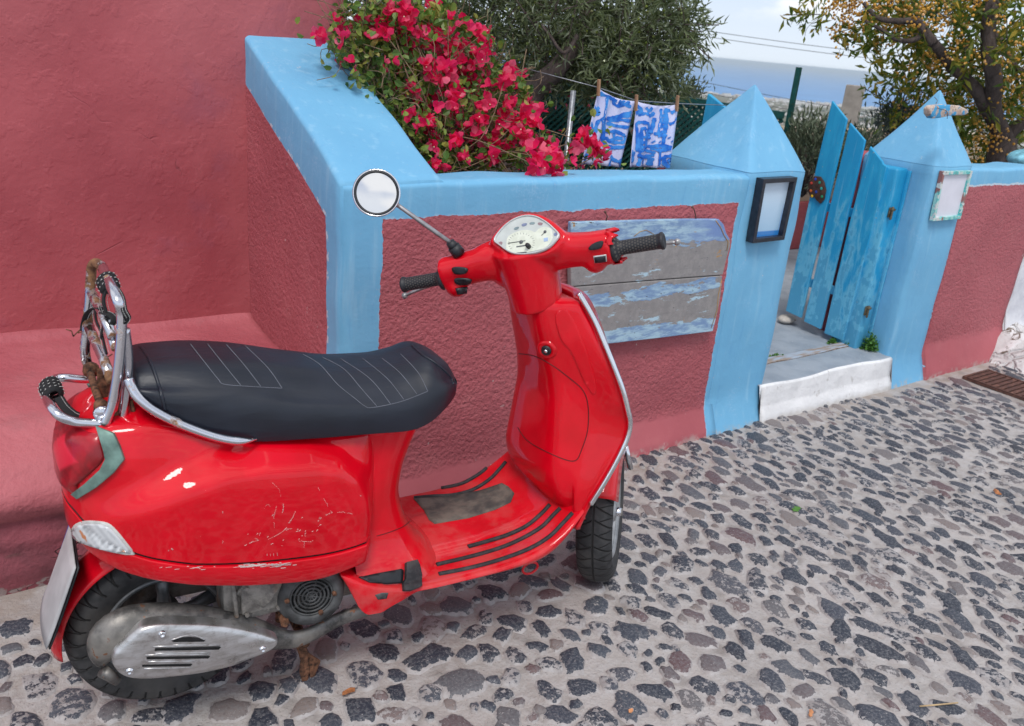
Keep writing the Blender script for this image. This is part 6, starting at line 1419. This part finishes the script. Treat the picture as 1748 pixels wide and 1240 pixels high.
b = MB(); b.lathe([(.0, -.006), (.015, -.006), (.018, 0), (.015, .006), (0, .006)], SL(*k1([(380, 808)])[0], -.09), (.2, 1, .1), 18); b.tube(rk_(k1([(380, 810), (388, 850)]), -.09), .012, 12); b.build('rack_washer', m_chr, scooter)
b = MB(); b.prism(rk_(k1([(480, 810), (520, 790), (545, 850), (525, 885), (480, 895)]), -.07), (.01, .03, 0)); b.build('clamp_block', simple('dull_clamp', (.42, .41, .42), .45, .5, 40, .2, .3), scooter, bevel=.003, smooth=False)
b = MB(); b.tube(rk_(k1([(515, 740), (530, 800), (555, 860), (500, 905)]), -.085), .004, 8); b.build('clamp_rod', m_rusty, scooter)
gr_px = [(505, 640), (520, 680), (560, 740), (640, 800), (760, 860), (900, 912), (1000, 935), (1075, 938), (1125, 928)]; gy = [-.115, -.122, -.134, -.143, -.150, -.157, -.162, -.164, -.150]
b = MB(); b.tube(spl([SL(*k1([q])[0], y_) for q, y_ in zip(gr_px, gy)], 5), [.0095]*33+[.0085, .0075, .006, .0045, .0035, .003, .0025, .002], 12); b.build('grab_rail', m_chr, scooter)
b = MB(); b.tube(spl([Vector((SL(*k1([q])[0], y_).x, -y_, SL(*k1([q])[0], y_).z)) for q, y_ in zip(gr_px, gy)], 5), .0085, 12); b.build('grab_rail', m_chr, scooter)
b = MB(); b.tube(rk_(k1([(500, 560), (515, 530), (560, 525)]), .03, .06), .008, 10); b.build('rail_cross_bar', m_chr, scooter)
# straps
m = Mat('strap_webbing'); p = m.obj(); x, y, z = m.xyz(p); m_strap = m.out((.014, .014, .016), .9, 0, m.bump(m.noise(p, 400, 2), .6, .001)); m_stitch = simple('white_stitch', (.6, .6, .58), .9)
sobj = tag(empty('luggage_strap', scooter.location, RZ), 'black luggage strap with white stitching wound around the rear rack', 'strap'); stc = MB()
def strapline(pts, ys, w_=.010, st=1):
    P3 = spl([SL(*k1([q])[0], y_) for q, y_ in zip(pts, ys)], 6); strap = MB(); strap.tube(P3, w_, 8, flat=.25); strap.build('strap_end', m_strap, sobj, weld=0)
    for s_ in ((-.45, .45) if st else ()):
        for i in range(0, len(P3)-1, 1):
            d = (P3[i+1]-P3[i]); side = d.cross(CL-P3[i]).normalized(); tc = (CL-P3[i]).normalized(); a_ = P3[i]+side*(s_*w_)+tc*(w_*.30+.0004); 
            for f_ in (.0, .5): stc.tube([a_+d*f_, a_+d*(f_+.28)], .0006, 4)
def coil(c_, d, r_, n_, pitch, w_):
    d = d.normalized(); e = d.orthogonal().normalized(); g = d.cross(e); P3 = []
    for i in range(n_*14): a_ = 2*math.pi*i/14; P3.append(c_+d*(pitch*(i/14-n_/2))+(e*math.cos(a_)+g*math.sin(a_))*r_*(1+.06*math.sin(a_*2.3)))
    strap = MB(); strap.tube(P3, w_, 8, flat=.5); strap.build('strap_coil', m_strap, sobj, weld=0)
    for i in range(len(P3)-1):
        o_ = (P3[i]-c_); o_ = (o_-d*o_.dot(d)).normalized(); stc.tube([P3[i]+o_*(w_*.75+.0009), P3[i].lerp(P3[i+1], .5)+o_*(w_*.75+.0004)], .0006, 4)
coil(SL(*k1([(135, 695)])[0], .0), Vector((.1, -1, -.15)), .0160, 4, .0125, .0070)
strapline([(170, 730), (200, 775), (240, 810), (265, 822)], [-.03, -.05, -.06, -.06], .010)
coil(SL(*k1([(408, 185)])[0], -.04), Vector((.15, -1, -.45)), .0150, 3, .012, .0065)
strapline([(395, 210), (385, 260), (395, 310), (410, 345)], [-.05, -.055, -.06, -.06], .014); strapline([(430, 180), (470, 240), (485, 310), (505, 350), (490, 375)], [-.06, -.09, -.12, -.12, -.11], .006)
strapline([(380, 300), (340, 300), (310, 325), (295, 370), (290, 410)], [-.03, .02, .06, .09, .09], .008); strapline([(345, 310), (350, 360), (375, 420), (390, 480), (400, 520)], [.0, .0, -.02, -.05, -.06], .010); strapline([(370, 290), (385, 340), (380, 400), (372, 440)], [-.04, -.04, -.04, -.03], .008)
strapline([(380, 320), (420, 330), (440, 355), (430, 380)], [-.05, -.08, -.09, -.09], .009)
tag(stc.build('white_stitching', m_stitch, sobj, weld=0, recalc=False), kind='stuff')
b = MB()
for a_, c_ in (((285, 412), (262, 420)), ((262, 420), (270, 404)), ((270, 404), (240, 436)), ((240, 436), (232, 410)), ((232, 410), (205, 402)), ((405, 535), (428, 520)), ((500, 640), (525, 630))): b.tube(rk_(k1([a_, c_]), .08 if a_[0] < 400 else -.08), .0012, 4)
b.build('twisted_wire', m_rusty, scooter, weld=0)
# ---------------- number plate, mudguard
m = Mat('blank_plate'); p = m.obj(); x, y, z = m.xyz(p); m_plate = m.out(m.mix(y.gt(.084), m.mix(m.noise(p, 12, 4).sm(.35, .65), (.36, .36, .37), (.46, .46, .47)), (.02, .06, .35)), .5)
pt, pb = Vector((-.172, 0, .468)), Vector((-.248, 0, .288)); nrm_ = (pb-pt).cross(Vector((0, 1, 0))).normalized(); nrm_ = nrm_ if nrm_.x < 0 else -nrm_
b = MB(); rows = []
for i in range(9):
    t = i/8; base_ = pt.lerp(pb, t)+nrm_*.006*math.sin(t*3); row = []
    for j in range(13): yv = -1+2*j/12; row.append(base_+Vector((0, yv*.094, 0))+nrm_*(-.012*yv*yv*math.sin(t*2.4)))
    rows.append(row)
b.grid(rows); b.build('number_plate', m_plate, scooter, solid=.0025)
b = MB(); rows = [[q-nrm_*.006 for q in r_] for r_ in rows]; b.grid(rows); b.build('plate_backing', m_plas, scooter, solid=.003)
b = MB(); rows = []
for i in range(20):
    t = i/19; th = math.radians(112+t*72); rows.append([Vector((math.cos(th)*(.232-.02*abs(s_)**3)*1.0-.004, s_*.066, .236+math.sin(th)*(.232-.02*abs(s_)**3)*1.02)) for s_ in [-1+2*j/12 for j in range(13)]])
b.grid(rows); b.build('rear_mudguard', m_red, scooter, solid=.003)
# ---------------- engine, fan, exhaust, stand
b = MB(); b.box((.26, -.045, .335), (.30, .17, .13)); b.box((.12, .10, .30), (.42, .07, .14)); b.box((.37, -.02, .32), (.14, .18, .10))
b.tube([(.16, -.10, .37), (.22, -.12, .33)], .05, 14); b.box((.19, -.135, .335), (.09, .03, .075))
for k in range(5): b.tube([(.13+.035*k, -.135, .40), (.135+.035*k, -.142, .29)], .006, 6)
b.build('engine_block', m_cast, scooter, bevel=.008, sub=0)
for pts in ([(.02, -.07, .40), (.08, -.10, .41), (.16, -.12, .385), (.22, -.14, .40)], [(.10, -.08, .44), (.14, -.13, .41), (.20, -.15, .375), (.23, -.14, .34)]):
    b = MB(); b.tube(spl(pts, 6), .006, 8); b.build('hose', m_rub, scooter)
for q_ in ((.155, -.152, .37), (.225, -.152, .37), (.155, -.152, .30), (.225, -.152, .30)): b = MB(); b.lathe([(0, .006), (.005, .006), (.0055, 0)], q_, (0, -1, 0), 6); b.build('case_bolt', m_cast, scooter, smooth=False)
fc = SL(532, 1019, -.165); fn = Vector((-.10, -1, .06)).normalized()
b = MB(); b.lathe([(.078, -.055), (.080, -.02), (.074, .0), (.058, .004), (.052, .004), (.048, -.006), (.047, -.03), (0, -.03)], fc, fn, 40); b.build('fan_cover', m_dkgrey, scooter)
b = MB()
for r_ in (.012, .021, .030, .039, .048): b.lathe([(r_-.0022, -.0015), (r_+.0022, -.0015), (r_+.0022, .0025), (r_-.0022, .0025)], fc-fn*.002, fn, 32, True)
e1 = fn.orthogonal().normalized(); e2 = fn.cross(e1)
for k in range(4): a_ = math.pi*k/4+.5; d = e1*math.cos(a_)+e2*math.sin(a_); b.tube([fc-d*.048-fn*.002, fc+d*.048-fn*.002], .0018, 6)
b.build('fan_grille', m_dkgrey, scooter, weld=0)
k8 = k3
for (cx_, cy_) in ((1478, 655), (1310, 598), (1545, 560)): q = SL(*k8([(cx_, cy_)])[0], -.172); b = MB(); b.lathe([(0, .006), (.0055, .006), (.006, .0)], q, fn, 8); b.build('fan_bolt', m_rusty, scooter)
q = SL(*k8([(1298, 702)])[0], -.16); b = MB(); b.lathe([(0, .014), (.007, .014), (.008, .006), (.011, .006), (.011, -.03)], q, fn, 6); b.build('engine_bolt', m_rusty, scooter, smooth=False)
# muffler body: lofted along its length
mt = [(375, 870, 10, 30), (400, 800, 60, 70), (470, 740, 110, 110), (600, 745, 150, 125), (800, 760, 160, 125), (1000, 755, 120, 108), (1150, 765, 82, 78), (1270, 790, 50, 52), (1400, 770, 40, 42), (1500, 710, 36, 38), (1620, 665, 34, 36), (1700, 640, 33, 34)]
mpx = [(380, 905, 20, .030), (395, 850, 62, .045), (440, 800, 105, .058), (520, 770, 130, .064), (650, 765, 140, .066), (800, 765, 135, .066), (950, 765, 118, .060), (1080, 765, 92, .050), (1180, 775, 68, .040), (1270, 790, 50, .027), (1360, 790, 42, .022), (1450, 755, 38, .020), (1540, 705, 36, .019), (1640, 665, 34, .019), (1720, 640, 33, .019)]
rows = []
P_ = [SL(*k8([(a_, c_)])[0], -.130) for a_, c_, *_ in mpx]; P_ = spl(P_, 3); HH = [(i/(len(mpx)-1), q[2]/2.913/640.) for i, q in enumerate(mpx)]; DD = [(i/(len(mpx)-1), q[3]) for i, q in enumerate(mpx)]
for i, q in enumerate(P_):
    s_ = i/(len(P_)-1); t = (P_[min(i+1, len(P_)-1)]-P_[max(i-1, 0)]).normalized(); up2 = Vector((-t.z, 0, t.x)).normalized(); h_, d_ = cub(s_, HH), cub(s_, DD)
    rows.append([q+up2*(h_*math.sin(a_))+Vector((0, d_*.62*math.cos(a_), 0)) for a_ in [2*math.pi*k/24 for k in range(24)]])
b = MB(); b.grid(rows, True); b.f += [tuple(range(24)), tuple((len(rows)-1)*24+k for k in range(24))]; b.mi += [0, 0]; b.build('muffler', m_muf, scooter)
sh = [(442, 900), (458, 860), (500, 815), (560, 760), (600, 735), (680, 718), (850, 718), (1000, 728), (1120, 750), (1210, 775), (1262, 795), (1270, 808), (1262, 828), (1225, 855), (1150, 885), (1050, 925), (900, 960), (750, 980), (620, 992), (540, 990), (490, 975), (455, 945)]
S3 = [SL(*k8([q])[0], -.186) for q in sh]; sc0 = sum(S3, Vector())/len(S3); S3 = spl(S3, 3, True)
nS = len(S3); rows = [[q+Vector((0, .030, 0)) for q in S3], [q+Vector((0, .012, 0)) for q in S3], [sc0+(q-sc0)*.985+Vector((0, .003, 0)) for q in S3], [sc0+(q-sc0)*.95-Vector((0, .001, 0)) for q in S3], [sc0+(q-sc0)*.82-Vector((0, .005, 0)) for q in S3], [sc0+(q-sc0)*.45-Vector((0, .009, 0)) for q in S3]]
b = MB(); b.grid(rows, True); b.f.append(tuple(5*nS+k for k in range(nS))); b.mi.append(0); shd = b.build('heat_shield', m_alu, scooter); bvh_s = bvh_of(shd)
for pts in ([(735, 798), (780, 782), (830, 778), (895, 786), (904, 799), (895, 803), (745, 804)], [(655, 835), (975, 826), (982, 830), (970, 842), (652, 848)], [(612, 878), (920, 873), (928, 876), (918, 886), (612, 890)], [(590, 918), (832, 912), (840, 915), (830, 924), (590, 927)]):
    b = MB(); patch(b, bvh_s, k8(pts), -.0008, .0016, 4); b.build('slot', m_void, shd)
    top_ = [(x_, y_+5) for x_, y_ in (pts[0], pts[-1], pts[-2])]
b = MB()
for pts in ([(745, 820), (920, 820)], [(655, 862), (930, 858)], [(620, 903), (850, 900)], [(600, 938), (840, 932)], [(735, 795), (830, 770), (905, 795)], [(645, 828), (980, 820)], [(605, 870), (925, 867)]): ctube(b, bvh_s, k8(pts), .0016, -.0002, 6, 4)
b.build('pressed_rib', m_alu, shd, weld=0)
for cx_, cy_ in ((690, 766), (528, 950), (1190, 840)):
    h, n = cast(bvh_s, *k8([(cx_, cy_)])[0]); b = MB(); b.lathe([(0, .002), (.0032, .002), (.004, .0045), (.0062, .0045), (.0075, .002), (.0085, .0)], h, n, 18); b.build('shield_bolt', m_chr2, shd)
b = MB(); b.tube(rk_(k8([(400, 950), (450, 985)]), -.155), .012, 12); b.tube(rk_(k8([(385, 955), (470, 1000)]), -.150), .010, 12); b.build('tail_pipe', m_muf, scooter)
b = MB(); b.prism(rk_(k8([(1352, 822), (1395, 812), (1412, 850), (1425, 950), (1415, 1000), (1385, 1005), (1372, 960), (1378, 900)]), -.09), (.003, .012, 0)); b.prism(rk_(k8([(1410, 860), (1478, 905), (1445, 985), (1425, 1000)]), -.085), (.003, .008, 0)); b.tube([(.30, -.11, .14), (.30, .12, .14)], .012, 10); b.tube([(.30, .12, .14), (.31, .17, .01)], .014, 10); b.build('centre_stand', m_rusty, scooter, bevel=.003, smooth=False)
b = MB(); b.box((.10, .0, .47), (.40, .20, .04)); b.box((.33, 0, .40), (.20, .24, .06)); b.build('inner_frame', m_void, scooter)
b = MB(); b.tube([SL(1068, 762, .10), SL(1077, 800, .10)], .008, 10); b.build('front_bar_end', m_chr2, scooter)
b = MB(); q = SL(905, 970, -.10); b.tube([q+Vector((.03*math.cos(a_)*.8, 0, .018*math.sin(a_))) for a_ in [2*math.pi*k/16 for k in range(16)]], .0035, 8, True); b.build('luggage_hook', m_red, scooter)
b = MB(); patch(b, bvr, [(640, 1016), (652, 1012), (663, 1012), (660, 1022), (645, 1024)], .0, .0006, 4); patch(b, bvr, [(683, 1038), (703, 1030), (702, 1038), (690, 1040)], 0, .0006, 4); b.build('chipped_paint', m_dkgrey, scooter)
# dark gap line between body rim and floor, seam on the neck
b = MB(); bvn = bvh_of(neck, floor, rim, body); ctube(b, bvn, k2([(1140, 958), (1200, 940), (1260, 915), (1295, 888)]), .0011, .0, 6, 6); b.build('neck_seam', m_seam, scooter)
